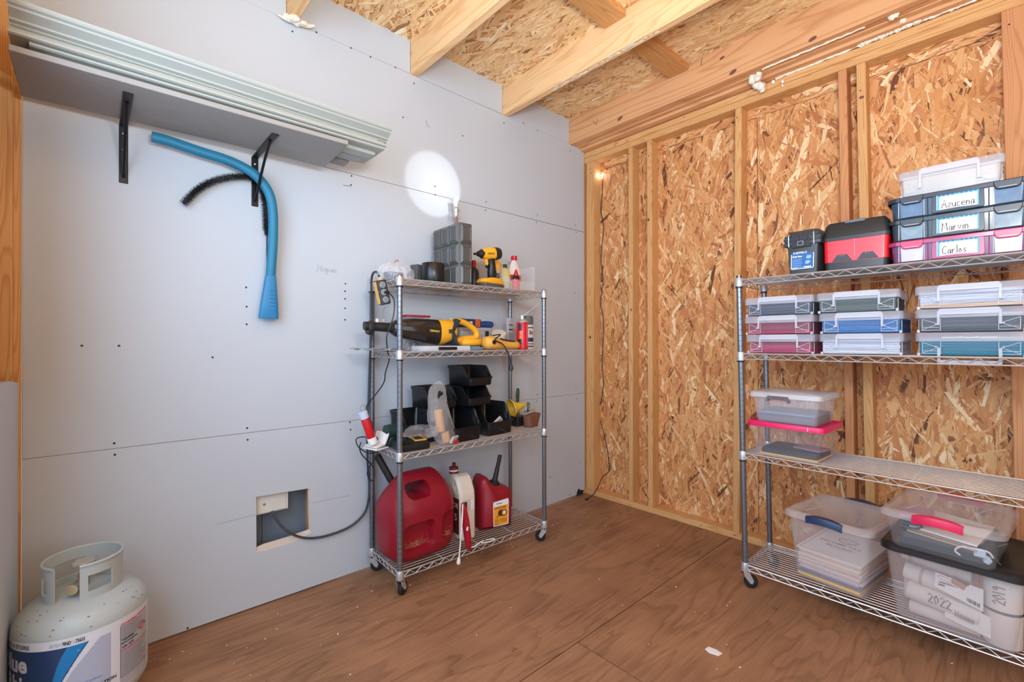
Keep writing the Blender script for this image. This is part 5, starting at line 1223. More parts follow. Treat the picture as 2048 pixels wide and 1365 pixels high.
# ------------------------------------------------------------------ storage boxes, second tier of the other shelving
W1, W2, W3, W4 = 1.4362, 1.0892, .6262, .1092
CRIB = P('clear_rib', (236, 240, 246), rough=.25, alpha=.42, var=.02)
def clear_case(label, loc, rz, w, d, h, tint=None, bail='up', group='clear latched document cases'):
    t = thing('document_case', label, 'case', loc, rz, group)
    body = tint or CLR
    b = B(); b.tub(w-.016, d-.016, h-.020, .012, body, taper=.97); b.build('case_body', t)
    b = B(); lid = LIDT
    b.loft([[(x, y, z) for x, y in rrect(w-o, d-o, .014, 4)] for z, o in ((h-.032, .004), (h-.032, 0), (h-.004, 0), (h, .006))] , lid, False, True); b.build('lid', t)
    f = -d/2; b = B()
    for s in (-1, 1):
        for (x0, z0, x1, z1) in ((.118, .010, .075, .030), (.118, h-.036, .075, .030), (.118, .010, .118, h-.036), (.118, .018, .073, .018), (.070, .006, .070, h-.034), (.12, .008, .072, .008)):
            x0 = x0*w/.275; x1 = x1*w/.275
            b.tube([(s*x0, f+.0085, z0), (s*x1, f+.0085, z1)], .0011, CRIB, 5)
        b.box((s*.128*w/.275-.004, f+.007, .0), (s*.128*w/.275+.004, f+.018, .010), CRIB)
        b.tube([(s*(w/2-.0085), f+.03, .004), (s*(w/2-.0085), f+.03, h-.034)], .0014, CRIB, 5); b.tube([(s*(w/2-.0085), -f-.03, .004), (s*(w/2-.0085), -f-.03, h-.034)], .0014, CRIB, 5)
    b.build('rib', t)['kind'] = 'stuff'
    b = B(); q = w*.285; zt, zb = (h-.001, .026) if bail == 'up' else (-.030, .030)
    if bail == 'up':
        pl = [(-q, zb), (-q, h-.010), (-q+.008, h+.0005), (q-.008, h+.0005), (q, h-.010), (q, zb), (q-.008, zb), (q-.0085, h-.022), (-q+.0085, h-.022), (-q+.008, zb)]
    else:
        pl = [(-q, .030), (-q, -.024), (-q+.008, -.032), (q-.008, -.032), (q, -.024), (q, .030), (q-.009, .030), (q-.0095, -.014), (-q+.0095, -.014), (-q+.009, .030)]
    b.prism(pl, .006, CRIB2, XZ, c=-(f-.003) if False else -f+.0035, bev=.0012)
    for s in (-1, 1): b.ico((s*(q+.003), f-.003, zb+.003), .0035, CRIB, 1)
    b.build('latch_handle', t)
    b = B(); b.box((-q+.012, f-.002, h-.020), (q-.012, f+.0005, h-.016), CRIB); 
    for s in (-.25, .25): b.box((s*q-.004, f-.0025, h-.020), (s*q+.004, f, h-.014), CRIB)
    b.build('lid_slot', t)
    return t
LIDT = P('case_lid', (206, 216, 230), rough=.25, alpha=.40, var=.05, sc=7)
CRIB2 = P('latch_clear', (226, 230, 240), rough=.25, alpha=.36, var=.03)
def folders(label, loc, rz, w, d, h, cols, seed):
    """loose sheets filling a case"""
    t = thing('folder_stack', label, 'papers', loc, rz)
    rd = random.Random(seed); z = 0; n = max(4, int(h/.0045))
    for k in range(n):
        mt = cols[k*len(cols)//n]
        b = B(); x0, y0 = rd.uniform(-.002, .002), rd.uniform(-.001, .004); th = h/n*.86; N = 8
        rows = []
        a1, a2 = rd.uniform(-.5, .5)*.0015, rd.uniform(0, 6)
        for i in range(N+1):
            x = -w/2+w*i/N+x0; zz = z+a1*math.sin(a2+i*.8)
            rows.append([(x, -d/2+y0, zz), (x, d/2+y0-.004, zz), (x, d/2+y0-.004, zz+th), (x, -d/2+y0, zz+th)])
        b.loft(rows, mt); b.build('sheet', t); z += h/n
    return t
C_ = {k: P('folder_'+k, v, rough=.7, var=.10, sc=6, stretch=(.6, .6, 14)) for k, v in dict(slate=(66, 78, 98), maroon=(132, 22, 62), pink=(166, 28, 84), green=(62, 80, 80), blue=(0, 104, 174), pale=(206, 210, 222), grey=(74, 82, 94), teal=(0, 112, 140), tan=(206, 178, 152), lav=(182, 190, 208)).items()}
hS = .0853
for (x, y, k, rz, w, lab, cols, flab, bail) in (
    (1.486, -.348, 2, 0, .282, 'clear latched case of slate papers, topmost in the stack beside the post', ['slate'], 'dark slate papers in the topmost case beside the post', 'up'),
    (1.486, -.350, 1, 0, .282, 'clear latched case of maroon papers, in the middle of the stack beside the post', ['pink', 'maroon', 'maroon', 'maroon'], 'maroon papers with a bright pink sheet underneath', 'up'),
    (1.490, -.346, 0, 0, .278, 'clear latched case of bright pink papers on the deck beside the post', ['pink', 'pink', 'maroon'], 'bright pink papers in the lowest case beside the post', 'up'),
    (1.768, -.350, 2, math.radians(2), .272, 'clear latched case of dark green papers, topmost in the middle stack', ['green'], 'dark grey-green papers in the topmost case of the middle stack', 'up'),
    (1.782, -.352, 1, 0, .275, 'clear latched case of vivid blue papers in the middle stack', ['blue'], 'vivid blue papers in the middle stack', 'up'),
    (1.782, -.348, 0, 0, .275, 'clear latched case of white envelopes at the foot of the middle stack', ['pale', 'lav', 'pale', 'lav', 'lav'], 'white envelopes and sheets in the lowest middle case', 'up'),
    (2.093, -.350, 2, 0, .284, 'clear latched case of pale papers, topmost in the stack farthest from the post', ['tan', 'lav', 'pale', 'lav'], 'pale lavender papers with one tan folder', 'up'),
    (2.093, -.350, 1, 0, .284, 'clear latched case of charcoal papers, second of the stack farthest from the post', ['grey'], 'charcoal papers above the teal ones', 'up'),
    (2.093, -.346, 0, 0, .284, 'clear case of teal papers with its latch hanging open over the shelf edge', ['teal'], 'teal papers in the case with the open latch', 'down')):
    clear_case(lab, (x, y, W2+hS*k), rz, w, .292, hS-.0008, bail=bail)
    folders(flab, (x, y, W2+hS*k+.004), rz, w-.026, .268, .054, [C_[c] for c in cols], int(x*100)+k)
t = thing('white_envelope', 'white envelopes curled up in the lowest middle case', 'papers', (1.80, -.36, W2+.051))
b = B()
for k, (a, z) in enumerate(((.10, .0), (.14, .004))): b.tube([(-.06, -.10+.012*k, .004+z), (.0, -.10, .003+z-.001), (.09, -.10, .0+z)], .0022, PAPER, 6, smooth=4, flat=3)
b.build('sheet', t)

# ------------------------------------------------------------------ top tier: small dry box, tool box, name bins
BX = P('drybox_grey', (58, 64, 68), rough=.45)
t = thing('dry_box', 'small dark grey dry box with a blue label on the top tier', 'box', (1.590, -.415, W1), math.radians(-3))
b = B(); b.rbox(.120, .165, .140, .008, BX, taper=.88); b.build('box_body', t)
b = B(); b.rbox(.145, .180, .016, .008, BX, z0=.122, e=.002); b.loft([[(x, y, z) for x, y in rrect(w, d, .012, 3)] for z, w, d in ((.138, .138, .172), (.150, .146, .180), (.156, .146, .180), (.182, .116, .150), (.186, .108, .142))], BX)
for s in (-1, 1):
    for k in range(2): b.box((s*.052-.012, -.094, .150+.010*k), (s*.052+.012, -.080, .156+.010*k), BX)
b.build('lid', t)
b = B(); b.box((-.036, -.092, .112), (.034, -.082, .150), BLK); b.box((-.026, -.096, .140), (-.006, -.086, .158), BLK); b.box((.004, -.096, .140), (.026, -.086, .158), BLK); b.box((-.013, -.099, .118), (.010, -.090, .138), GRYP); b.box((-.010, -.0995, .121), (.007, -.0988, .135), BLK); b.build('latch', t, bevel=.002)
b = B()
for s in (-1, 1): b.tube([(s*.048, -.093, .118), (s*.048, -.096, .165), (s*.046, -.088, .172)], .0022, CHROME, 6, smooth=4)
b.build('bail_wire', t)
b = B(); b.push(TR(0, -.0795, .060, math.radians(-3.2), 0, 0) @ XZ)
BLB = P('drybox_label', (34, 100, 168), rough=.45)
b.prism(rrect(.088, .082, .006, 3), .0012, PAPER, None); b.prism(rrect(.082, .076, .005, 3), .0016, BLB, None)
b.text('SHEFFIELD', .0118, PAPER, TR(-.036, .026, .0012), bold=.02); b.text('Field Box', .0098, PAPER, TR(-.038, .011, .0012), bold=.04)
for k in range(5): b.box((-.038, .000-.0085*k, .0008), (.000-.004*(k % 2), .0022-.0085*k, .0012), P('label_pale_blue', (140, 182, 220), rough=.5))
for (x, y) in ((.024, .008), (.020, -.014)): b.lathe([(.009, .0008), (.009, .0012)], PAPER, 14) if False else b.prism([(x-.010, y-.004), (x, y-.008), (x+.011, y-.002), (x+.008, y+.007), (x-.006, y+.008)], .0012, P('label_pale_blue', (0, 0, 0)), None, c=.0006)
b.box((-.038, -.036, .0008), (-.018, -.033, .0012), PAPER); b.box((.006, -.036, .0008), (.034, -.031, .0012), PAPER); b.pop(); b.build('label', t)
TB = P('toolbox_black', (38, 42, 44), rough=.42); TRD = P('toolbox_red', (212, 18, 34), rough=.32, coat=.1)
t = thing('tool_box', 'red and black lidded tool box on the top tier', 'tool box', (1.768, -.405, W1), math.radians(1))
b = B(); b.rbox(.205, .175, .050, .016, TB); b.build('base', t)
b = B(); b.loft([[(x, y, z) for x, y in rrect(w, .178, .016, 4)] for z, w in ((.032, .210), (.126, .214))], TRD); 
b.build('body_panel', t)
b = B()
for x in (-.042, .042):
    b.prism([(x-.034, .034), (x+.034, .034), (x+.016, .060), (x-.016, .060)], .004, TB, XZ, c=.0905, bev=.001)
    for s in (-.005, .005): b.ico((x+s, -.0935, .055), .0022, CHROME, 1)
b.box((-.0012, -.0906, .045), (.0012, -.0888, .124), P('seam_pink', (240, 120, 130), rough=.4)); b.build('corner_guard', t)
b = B(); b.loft([[(x, y, z) for x, y in rrect(w, d, r, 4)] for z, w, d, r in ((.120, .222, .186, .018), (.134, .222, .186, .018), (.136, .217, .181, .018), (.185, .206, .165, .022), (.196, .190, .150, .022))], TB); b.build('lid', t)
b = B(); b.box((-.034, -.086, .186), (.034, -.060, .198), P('toolbox_handle', (92, 96, 100), rough=.4)); b.build('handle', t, bevel=.002)
b = B(); b.prism([(-.02, .110), (.012, .110), (.020, .150), (.006, .168), (-.014, .150)], .010, TB, YZ, c=.1150, bev=.002); b.build('latch', t)
def stroke_text(s):
    G = {'A': [[(0, 0), (.28, 1), (.55, 0)], [(.12, .4), (.44, .42)]], 'z': [[(.02, .5), (.4, .52), (.02, .02), (.42, .03)]], 'u': [[(.02, .5), (.05, .1), (.25, .03), (.36, .2), (.38, .52)], [(.38, .3), (.40, .02)]], 'c': [[(.36, .46), (.15, .5), (.03, .25), (.15, .03), (.36, .06)]], 'e': [[(.04, .26), (.36, .32), (.28, .5), (.1, .48), (.03, .22), (.16, .02), (.36, .08)]], 'n': [[(.03, .5), (.05, 0)], [(.05, .35), (.22, .52), (.34, .4), (.36, 0)]], 'a': [[(.34, .45), (.14, .5), (.03, .22), (.14, .02), (.3, .12), (.36, .5), (.38, .02)]],
         'M': [[(0, 0), (.08, 1), (.3, .35), (.52, 1), (.62, 0)]], 'r': [[(.03, .5), (.06, 0)], [(.06, .32), (.18, .5), (.32, .5)]], 'v': [[(.02, .5), (.17, .02), (.34, .52)]], 'i': [[(.05, .5), (.07, 0)], [(.05, .7), (.06, .74)]], 'C': [[(.5, .82), (.3, 1), (.06, .6), (.1, .15), (.35, .02), (.52, .12)]], 'l': [[(.06, 1), (.06, 0)]], 'o': [[(.2, .5), (.04, .28), (.16, .02), (.34, .2), (.2, .5)]], 's': [[(.34, .45), (.12, .5), (.1, .32), (.3, .2), (.2, .02), (.02, .06)]],
         '2': [[(.03, .75), (.2, 1), (.4, .75), (.05, .03), (.25, .08), (.46, .02)]], '0': [[(.22, 1), (.04, .55), (.2, .02), (.4, .45), (.22, 1)]], '1': [[(.1, 1), (.12, 0)]], '9': [[(.36, .75), (.15, .62), (.06, .85), (.25, 1), (.38, .8), (.32, 0)]]}
    x = 0; out = []
    for ch in s:
        out += [[(x+p[0], p[1]) for p in l] for l in G[ch]]; x += {'M': .78, 'A': .66, 'C': .62, 'i': .22, 'l': .2, '1': .3}.get(ch, .5)
    return out
def name_bin(label, loc, word, tone, group='latched bins with handwritten names'):
    t = thing('name_bin', label, 'bin', loc, math.radians(.5), group)
    w, d, h = .392, .295, .0822
    RIMM, BODY, WIN, LAT = tone
    b = B(); b.tub(w-.018, d-.018, h-.004, .030, BODY, taper=.965, t=.003, n=5); b.build('bin_body', t)
    b = B(); b.loft([[(x, y, z) for x, y in rrect(w-o, d-o, .034, 5)] for z, o in ((h-.016, .008), (h-.016, .0), (h-.003, .0), (h, .006))], RIMM, False, True); b.build('lid', t)
    f = -d/2+.009
    b = B()
    b.prism([(-.062, .004), (.062, .004), (.068, .010), (.066, h-.012), (.058, h-.008), (-.058, h-.008), (-.066, h-.012), (-.068, .010)], .005, RIMM, XZ, c=-(f-.0015), bev=.001); b.build('label_frame', t)
    b = B(); b.push(TR(0, f-.0046, 0) @ XZ); LBW = P('name_label_blue', (96, 178, 214), rough=.6); 
    b.prism([(-.054, .012), (.054, .012), (.054, h-.014), (-.054, h-.014)], .0008, LBW, None); b.prism([(-.046, .012), (.050, .012), (.050, h-.022), (-.046, h-.022)], .0012, PAPER, None)
    for k in range(9): b.prism([(-.050+.0115*k, h-.0165), (-.046+.0115*k, h-.0225), (-.042+.0115*k, h-.0165)], .0014, P('name_label_deep', (30, 120, 170), rough=.6), None)
    sc_ = .030; b.strokes([[(-.040+p[0]*sc_*.78, .018+p[1]*sc_) for p in l] for l in stroke_text(word)], .0010, INK, Matrix.Translation((0, 0, .0008)))
    b.pop(); b.build('name_label', t)
    b = B(); b.box((-.054, f-.0066, .012), (-.052, f-.0056, h-.014), CRIB); b.box((-.0006, f-.0066, .010), (.0006, f-.0056, h-.014), CRIB); b.prism([(-.060, .006), (0, .010), (.060, .006), (.060, .012), (0, .015), (-.060, .012)], .003, RIMM, XZ, c=-(f-.0062)); b.build('window_clip', t)
    for s in (-1, 1):
        b = B(); x = s*.122
        b.prism([(x-.032, h-.002), (x+.032, h-.002), (x+.034, h-.010), (x+.028, h-.026), (x+.022, h-.030), (x-.022, h-.030), (x-.028, h-.026), (x-.034, h-.010)], .010, LAT, XZ, c=-(f-.007), bev=.002)
        b.box((x-.020, f-.0135, h-.026), (x+.020, f-.0118, h-.0235), CRIB); b.build('latch', t)
    for x in (-.160, -.088, -.078, .078, .088, .160): b = B(); b.tube([(x, f+.0005, .006), (x, f-.0005, h-.018)], .0016, CRIB if abs(x) in (.088, .160) else RIMM, 6); b.build('rib', t)
    for x in (-.122, .122):
        b = B(); b.prism([(x-.030, .006), (x+.030, .006), (x+.032, h-.020), (x-.032, h-.020)], .0012, WIN, XZ, c=-(f-.0008)); b.build('window', t)
    return t
NV = (P('bin_navy', (40, 46, 58), rough=.25), P('bin_navy_clear', (64, 86, 112), rough=.2, alpha=.72), P('bin_window_blue', (104, 134, 168), rough=.15, alpha=.6, var=.4, sc=28), P('bin_latch_dark', (34, 40, 52), rough=.3))
NG_ = (P('bin_black', (44, 50, 52), rough=.25), P('bin_black_clear', (66, 84, 92), rough=.2, alpha=.72), P('bin_window_grey', (136, 158, 170), rough=.15, alpha=.7, var=.5, sc=40), P('bin_latch_black', (32, 36, 38), rough=.3))
PK = (P('bin_plum', (166, 48, 96), rough=.25), P('bin_plum_clear', (140, 90, 132), rough=.2, alpha=.72), P('bin_window_pale', (206, 200, 222), rough=.15, alpha=.8, var=.25, sc=22), P('bin_latch_pink', (212, 40, 92), rough=.3))
hb_ = .0828
name_bin('plum latched bin with a name label, lowest of the three name bins', (2.065, -.352, W1), 'Carlos', PK)
name_bin('black latched bin with a name label, between the navy and the plum bins', (2.065, -.350, W1+hb_), 'Marvin', NG_)
name_bin('navy latched bin with a name label, topmost of the three name bins', (2.065, -.352, W1+2*hb_), 'Azucena', NV)
for k, (mt, lab) in enumerate(((P('cloth_pale', (214, 208, 226), rough=.8, var=.3, sc=14), 'pale folded cloth inside the plum bin'), (P('cloth_foil', (150, 168, 178), rough=.4, var=.5, sc=30), 'crinkled silvery wrap inside the black name bin'), (P('cloth_navy', (84, 108, 146), rough=.7, var=.4, sc=12), 'blue folded cloth inside the navy name bin'))):
    b = B(); b.ico((0, 0, .034), 1, mt, 3, (.165, .118, .030), .25, k*7)
    tag(b.build('folded_cloth', None), lab, 'cloth', None, (2.065, -.350, W1+hb_*k+.004))
clear_case('cloudy latched case lying on top of the navy name bin', (2.040, -.335, W1+3*hb_+.0006), math.radians(1), .282, .285, .098, P('cloudy_plastic', (216, 216, 214), rough=.35, alpha=.5))
folders('grey-white papers in the cloudy case on the navy bin', (2.040, -.335, W1+3*hb_+.005), math.radians(1), .25, .25, .042, [P('paper_cloud', (196, 200, 204), rough=.8)], 88)

# ------------------------------------------------------------------ third tier boxes
t = thing('pink_lid_box', 'clear storage box with a bright pink lid on the third tier', 'storage box', (1.522, -.385, W3), math.radians(-2), None)
PKL = P('hot_pink', (228, 14, 96), rough=.35)
b = B(); b.tub(.292, .262, .146, .022, CLR, taper=.88); b.build('box_body', t)
b = B(); b.loft([[(x, y, z) for x, y in rrect(.312-o, .282-o, .026, 4)] for z, o in ((.134, .010), (.134, .0), (.152, .0), (.156, .004), (.156, .020), (.150, .026))], PKL, False, True)
b.build('lid', t)
b = B(); b.tube([(.095, -.1415, .137), (.095, -.1415, .152)], .0016, WHT, 6); b.build('hinge_pin', t)
b = B()
for z in (.004, .132): b.tube([(x, y, z) for x, y in rrect(.292*(.88 if z < .1 else .99), .262*(.88 if z < .1 else .99), .022, 4)]+[(.12, .1, z)][:0], .0014, EDGE, 5)
b.build('moulded_edge', t)
t = thing('laptop', 'dark closed laptop on a tan folder inside the pink-lidded box', 'laptop', (1.530, -.395, W3+.013), math.radians(-3))
b = B(); b.rbox(.225, .185, .016, .012, P('laptop_grey', (56, 60, 68), rough=.5)); b.build('laptop_body', t); b = B(); b.rbox(.223, .183, .006, .012, P('laptop_grey', (0, 0, 0)), z0=.0165, e=.001); b.build('screen_lid', t)
o = B().rbox(.232, .20, .009, .004, P('tan_folder', (218, 174, 112), rough=.7)).build('tan_folder'); tag(o, 'tan folder lying under the dark laptop', 'folder', None, (1.530, -.395, W3+.0035), math.radians(-3))
o = B().rbox(.115, .10, .008, .004, P('mauve_wallet', (172, 132, 150), rough=.5, alpha=.85)).build('mauve_wallet'); tag(o, 'mauve plastic wallet lying on the dark laptop', 'wallet', None, (1.592, -.385, W3+.0362), math.radians(-14))
t = thing('storage_box', 'clear box with a grey clip handle, stacked on the pink-lidded box', 'storage box', (1.520, -.385, W3+.1505), math.radians(-2))
b = B(); b.tub(.270, .245, .125, .022, FROST, taper=.90); b.build('box_body', t)
b = B(); b.loft([[(x, y, z) for x, y in rrect(w, d, .024, 4)] for z, w, d in ((.112, .288, .262), (.116, .296, .270), (.134, .290, .264), (.139, .276, .250))], LIDC, False, True); b.build('lid', t)
b = B(); b.prism([(-.060, .124), (.022, .124), (.024, .110), (.030, .104), (.026, .098), (.018, .104), (.016, .110), (-.052, .110), (-.055, .103), (-.062, .100), (-.064, .108)], .014, P('clip_grey', (104, 94, 102), rough=.4), XZ, c=.140, bev=.002); b.build('clip_handle', t)
for k, (z, h, c, lab) in enumerate(((.006, .032, (64, 78, 96), 'dark blue-grey binder in the box on the pink lid'), (.040, .012, (92, 120, 152), 'thin blue binder above the dark one in the box on the pink lid'))):
    t2 = thing('binder', lab, 'binder', (1.522, -.39, W3+.1505+z), math.radians(-3+k))
    b = B(); b.rbox(.225, .20, h, .004, P('binder_%d' % k, c, rough=.5), e=.002); b.build('cover', t2); b = B(); b.box((-.113, -.1005, h*.2), (.100, -.098, h*.75), P('binder_edge_%d' % k, tuple(int(v*1.25) for v in c), rough=.6)); b.build('page_edge', t2)

# ------------------------------------------------------------------ bottom tier boxes
def big_tub(name, label, loc, rz, w, d, h, lidm, hcol, taper, bodym, lid_h=.030):
    t = thing(name, label, 'storage box', loc, rz, None)
    b = B(); b.tub(w-.03, d-.03, h-.02, .030, bodym, taper=taper, n=5); b.build('box_body', t)
    b = B(); b.loft([[(x, y, z) for x, y in rrect(ww, dd, .04, 5)] for z, ww, dd in ((h-lid_h, w-.008, d-.008), (h-lid_h+.004, w, d), (h-.010, w-.002, d-.002), (h-.002, w-.018, d-.018), (h, w-.030, d-.030), (h, w-.055, d-.055), (h-.006, w-.070, d-.070))], lidm, False, True)
    b.build('lid', t)
    if hcol:
        for s in (-1, 1):
            b = B(); n = 9; R_ = []
            for k in range(n):
                x = (-.5+k/(n-1))*w*.40; bow = .012*(1-(2*k/(n-1)-1)**2)
                R_.append([(x, s*(d/2+q[0]+.0), h+q[1]+bow*.8) for q in ((-.014, -.004), (.003+bow, -.004), (.007+bow, -.012), (.006+bow, -.032), (.001, -.034), (.0005, -.012), (-.012, -.0085))])
            b.loft(R_, hcol); b.build('handle', t)
    for s in (-1, 1): b = B(); b.tube([(s*w*.30, -d*.30, h-.005), (s*w*.24, -d*.1, h-.0045), (s*w*.24, d*.1, h-.0045), (s*w*.30, d*.30, h-.005)], .0014, EDGE, 5, smooth=5); b.build('lid_rib', t)
    return t
NAVY = P('handle_navy', (44, 62, 98), rough=.4); PINK = P('handle_pink', (228, 34, 88), rough=.4)
CLRB = P('tub_clear', (224, 218, 220), rough=.25, alpha=.17, var=.03)
LIDB = P('tub_lid', (216, 206, 202), rough=.3, alpha=.5, var=.05, sc=5)
t = big_tub('storage_box', 'tall clear tub with navy handles holding paper returns on the bottom tier', (1.690, -.312, W4), math.radians(-8), .335, .395, .292, LIDB, NAVY, .86, CLRB)
rd = random.Random(12); z = .008
ON = ['lowest', 'second from the bottom', 'third from the bottom', 'fourth from the bottom', 'fifth from the bottom', 'sixth from the bottom', 'seventh from the bottom', 'eighth from the bottom', 'eighth from the top', 'seventh from the top', 'sixth from the top', 'fifth from the top', 'fourth from the top', 'third from the top', 'second from the top', 'topmost']
CN = ['ochre', 'yellow', 'slate', 'blue-grey', 'mauve', 'pink-white', 'pale pink', 'white', 'peach', 'off-white', 'pale tan', 'cream-white', 'beige', 'tan', 'white', 'buff']
cols = [(208, 166, 84), (226, 190, 110), (92, 96, 122), (104, 104, 130), (196, 176, 180), (214, 196, 196), (206, 190, 190), (232, 222, 220), (222, 186, 160), (236, 226, 222), (226, 196, 172), (236, 228, 224), (232, 214, 200), (224, 186, 156), (238, 230, 228), (226, 200, 180)]
for k, c in enumerate(cols):
    th = .0075 if k > 3 else .009
    o = B().box((-.115, -.15, 0), (.115, .15, th*.8), P('return_paper_%d' % k, c, rough=.8)).build('paper_bundle', None, bevel=.0008, segs=1)
    off = rd.uniform(-.005, .005)
    tag(o, '%s paper bundle, %s of the stack in the navy-handled tub' % (CN[k], ON[k]), 'papers', 'stacked paper bundles in the navy-handled tub', (1.690+off, -.315+rd.uniform(-.006, .004), W4+z), math.radians(-8+rd.uniform(-1.5, 1.5)))
    z += th
t = thing('tax_return', 'white printed cover sheet with a shield emblem on the paper bundles', 'document', (1.690, -.318, W4+z+.001), rot=(math.radians(2.5), 0, math.radians(-9)))
b = B(); b.box((-.122, -.155, 0), (.122, .155, .0035), PAPER); b.build('sheet', t)
IG = P('ink_grey', (96, 94, 100), rough=.8)
b = B(); b.push(TR(0, 0, .0036))
b.text('INCOME TAX', .026, IG, TR(-.088, -.012, 0), bold=.01); b.text('RETURN', .026, IG, TR(-.050, -.048, 0), bold=.01)
b.tube([(-.036, .062, .0004), (-.018, .067, .0004), (0, .074, .0004), (.018, .067, .0004), (.036, .062, .0004), (.030, .036, .0004), (0, .016, .0004), (-.030, .036, .0004), (-.036, .062, .0004)], .0016, IG, 5)
b.text('TAX', .012, IG, TR(-.012, .038, 0)); b.box((-.03, -.060, 0), (.03, -.0588, .0004), IG); b.box((-.05, -.12, 0), (.05, -.119, .0004), IG); b.box((-.11, -.145, 0), (-.108, .145, .0004), IG); b.pop(); b.build('print', t)['kind'] = 'stuff'
big_tub('storage_box', 'tall clear tub with a black lid holding paper rolls on the bottom tier', (2.055, -.350, W4), math.radians(-3), .392, .420, .282, P('lid_black', (30, 30, 32), rough=.35), None, .86, P('tub_cloudy', (222, 212, 212), rough=.3, alpha=.19, var=.04))
RP = P('roll_paper', (232, 222, 214), rough=.8, var=.04)
def roll(label, c0, c1, r, band=None, txt=None):
    c0, c1 = Vector(c0), Vector(c1); ax = c1-c0
    t = thing('paper_roll', label, 'paper roll', tuple(c0)); L = ax.length
    M = ax.to_track_quat('Z', 'Y').to_matrix().to_4x4()
    b = B(); b.push(M)
    rings = []
    for z in (0, .003, L-.003, L):
        rings.append([((r-(.003 if z in (0, L) else 0))*math.cos(2*PI*k/24), (r-(.003 if z in (0, L) else 0))*math.sin(2*PI*k/24), z) for k in range(24)])
    b.loft(rings, RP); b.pop(); b.build('sheet', t, sharp=50)
    b = B(); b.push(M)
    for rr in (r*.75, r*.5, r*.28): b.tube([(rr*math.cos(k*.4), rr*math.sin(k*.4), L+.0003) for k in range(16)], .0007, GRYP, 4)
    b.pop(); b.build('spiral_end', t)
    if band is not None:
        b = B(); b.push(M); b.lathe([(r+.0008, L*band[0]), (r+.0014, L*band[0]+.001), (r+.0014, L*band[1]-.001), (r+.0008, L*band[1])], band[2], 24, False, False); b.pop(); b.build('band', t)
    if txt:
        b = B()
        for ln in txt[0]: b.tube([txt[1](p) for p in ln], .0013, INK, 5)
        b.build('handwriting', t)
    return t
X0, Y0 = 2.055, -.350
BND = P('rubber_band_dark', (70, 72, 78), rough=.6); BND2 = P('rubber_band_tan', (196, 168, 140), rough=.7)
roll('white paper roll with a tan band near the top of the black-lidded tub', (1.905, -.40, W4+.214), (2.10, -.44, W4+.200), .030, (.12, .18, BND2))
roll('white paper roll with a tan band under the topmost roll in the tub', (1.915, -.455, W4+.160), (2.10, -.475, W4+.142), .030, (.25, .30, BND2))
q = Vector((1.935, -.470, W4+.092))
roll('large white paper roll marked with the year 2022', (1.925, -.468, W4+.098), (2.12, -.486, W4+.078), .033, None,
     ([[(p[0]*.032, p[1]*.034) for p in l] for l in stroke_text('2022')], lambda p: (.060+p[0], -.0345-.0175*(p[0]+.06)/.2+.0008-.004*abs(p[1]-.012)/.02, -.004+p[1]-.10*(.06+p[0]))))
roll('white paper roll lying on the floor of the black-lidded tub', (1.930, -.452, W4+.032), (2.12, -.466, W4+.032), .027)
roll('white paper roll at the back of the black-lidded tub', (1.90, -.35, W4+.060), (2.13, -.33, W4+.060), .045)
roll('thick upright white paper roll marked 2019 with a dark rubber band', (2.170, -.474, W4+.010), (2.172, -.470, W4+.235), .0475, (.50, .54, BND),
     ([[(.020-p[1]*.030, p[0]*.034) for p in l] for l in stroke_text('2019')], lambda p: (-.012+p[0], -.0485+.009*abs(p[0]-.0)/.05, .145+p[1])))
t = thing('shipping_label', 'printed carton label with barcode lying among the paper rolls', 'label', (2.065, -.512, W4+.170), rot=(math.radians(-8), 0, math.radians(-3)))
b = B(); b.push(XZ); b.prism([(-.062, -.02), (.062, -.055), (.062, .018), (-.060, .030)], .0012, PAPER, None); b.pop(); b.build('label_sheet', t)
b = B(); b.push(TR(0, -.0010, 0) @ XZ)
for k in range(9): b.box((.022+.0036*k, -.036-.001*k, 0), (.0236+.0036*k+.0008*(k % 3), -.024-.001*k, .0006), INK)
b.box((-.052, -.010, 0), (-.034, -.005, .0006), INK)
for k in range(3): b.box((-.05, -.0015+.004*k-.002*k, 0), (.0-.008*k, .0+.004*k-.002*k, .0005), IG)
pts = [(-.034+.020*math.cos(a/16*2*PI), .016-.004*math.cos(a/16*2*PI)+.006*math.sin(a/16*2*PI), .0004) for a in range(17)]; b.tube(pts, .0008, P('logo_red', (196, 60, 66), rough=.5), 5)
b.prism([(-.018, .030), (.022, .014), (.030, .022), (-.010, .036)], .0008, P('carton_dark', (74, 48, 38), rough=.6), None); b.prism([(-.018, .030), (-.016, .008), (.014, -.004), (.022, .014)], .0008, P('carton_tan', (170, 128, 96), rough=.6), None); b.pop(); b.build('label_print', t)['kind'] = 'stuff'
t = thing('barcode_paper', 'crumpled white sheet with a barcode beside the 2022 roll', 'paper', (2.085, -.508, W4+.085), rot=(math.radians(-5), 0, math.radians(-4)))
b = B(); N = 6; vs = []
for i in range(N+1):
    for j in range(N+1): vs.append((-.055+.115*i/N, .006*noise.noise(Vector((i*.8, j*.9, 2))), -.035+.07*j/N-.02*i/N))
b.add(vs, [(i*(N+1)+j, (i+1)*(N+1)+j, (i+1)*(N+1)+j+1, i*(N+1)+j+1) for i in range(N) for j in range(N)], PAPER); b.build('sheet', t, sharp=15)
b = B()
for k in range(12): b.box((-.028+.0042*k, -.0072, -.018-.0008*k), (-.0268+.0042*k, -.0066, .004-.0008*k-(.004 if k % 2 else 0)), INK)
b.build('barcode', t)['kind'] = 'stuff'
PT = (2.035, -.405, W4+.2770)
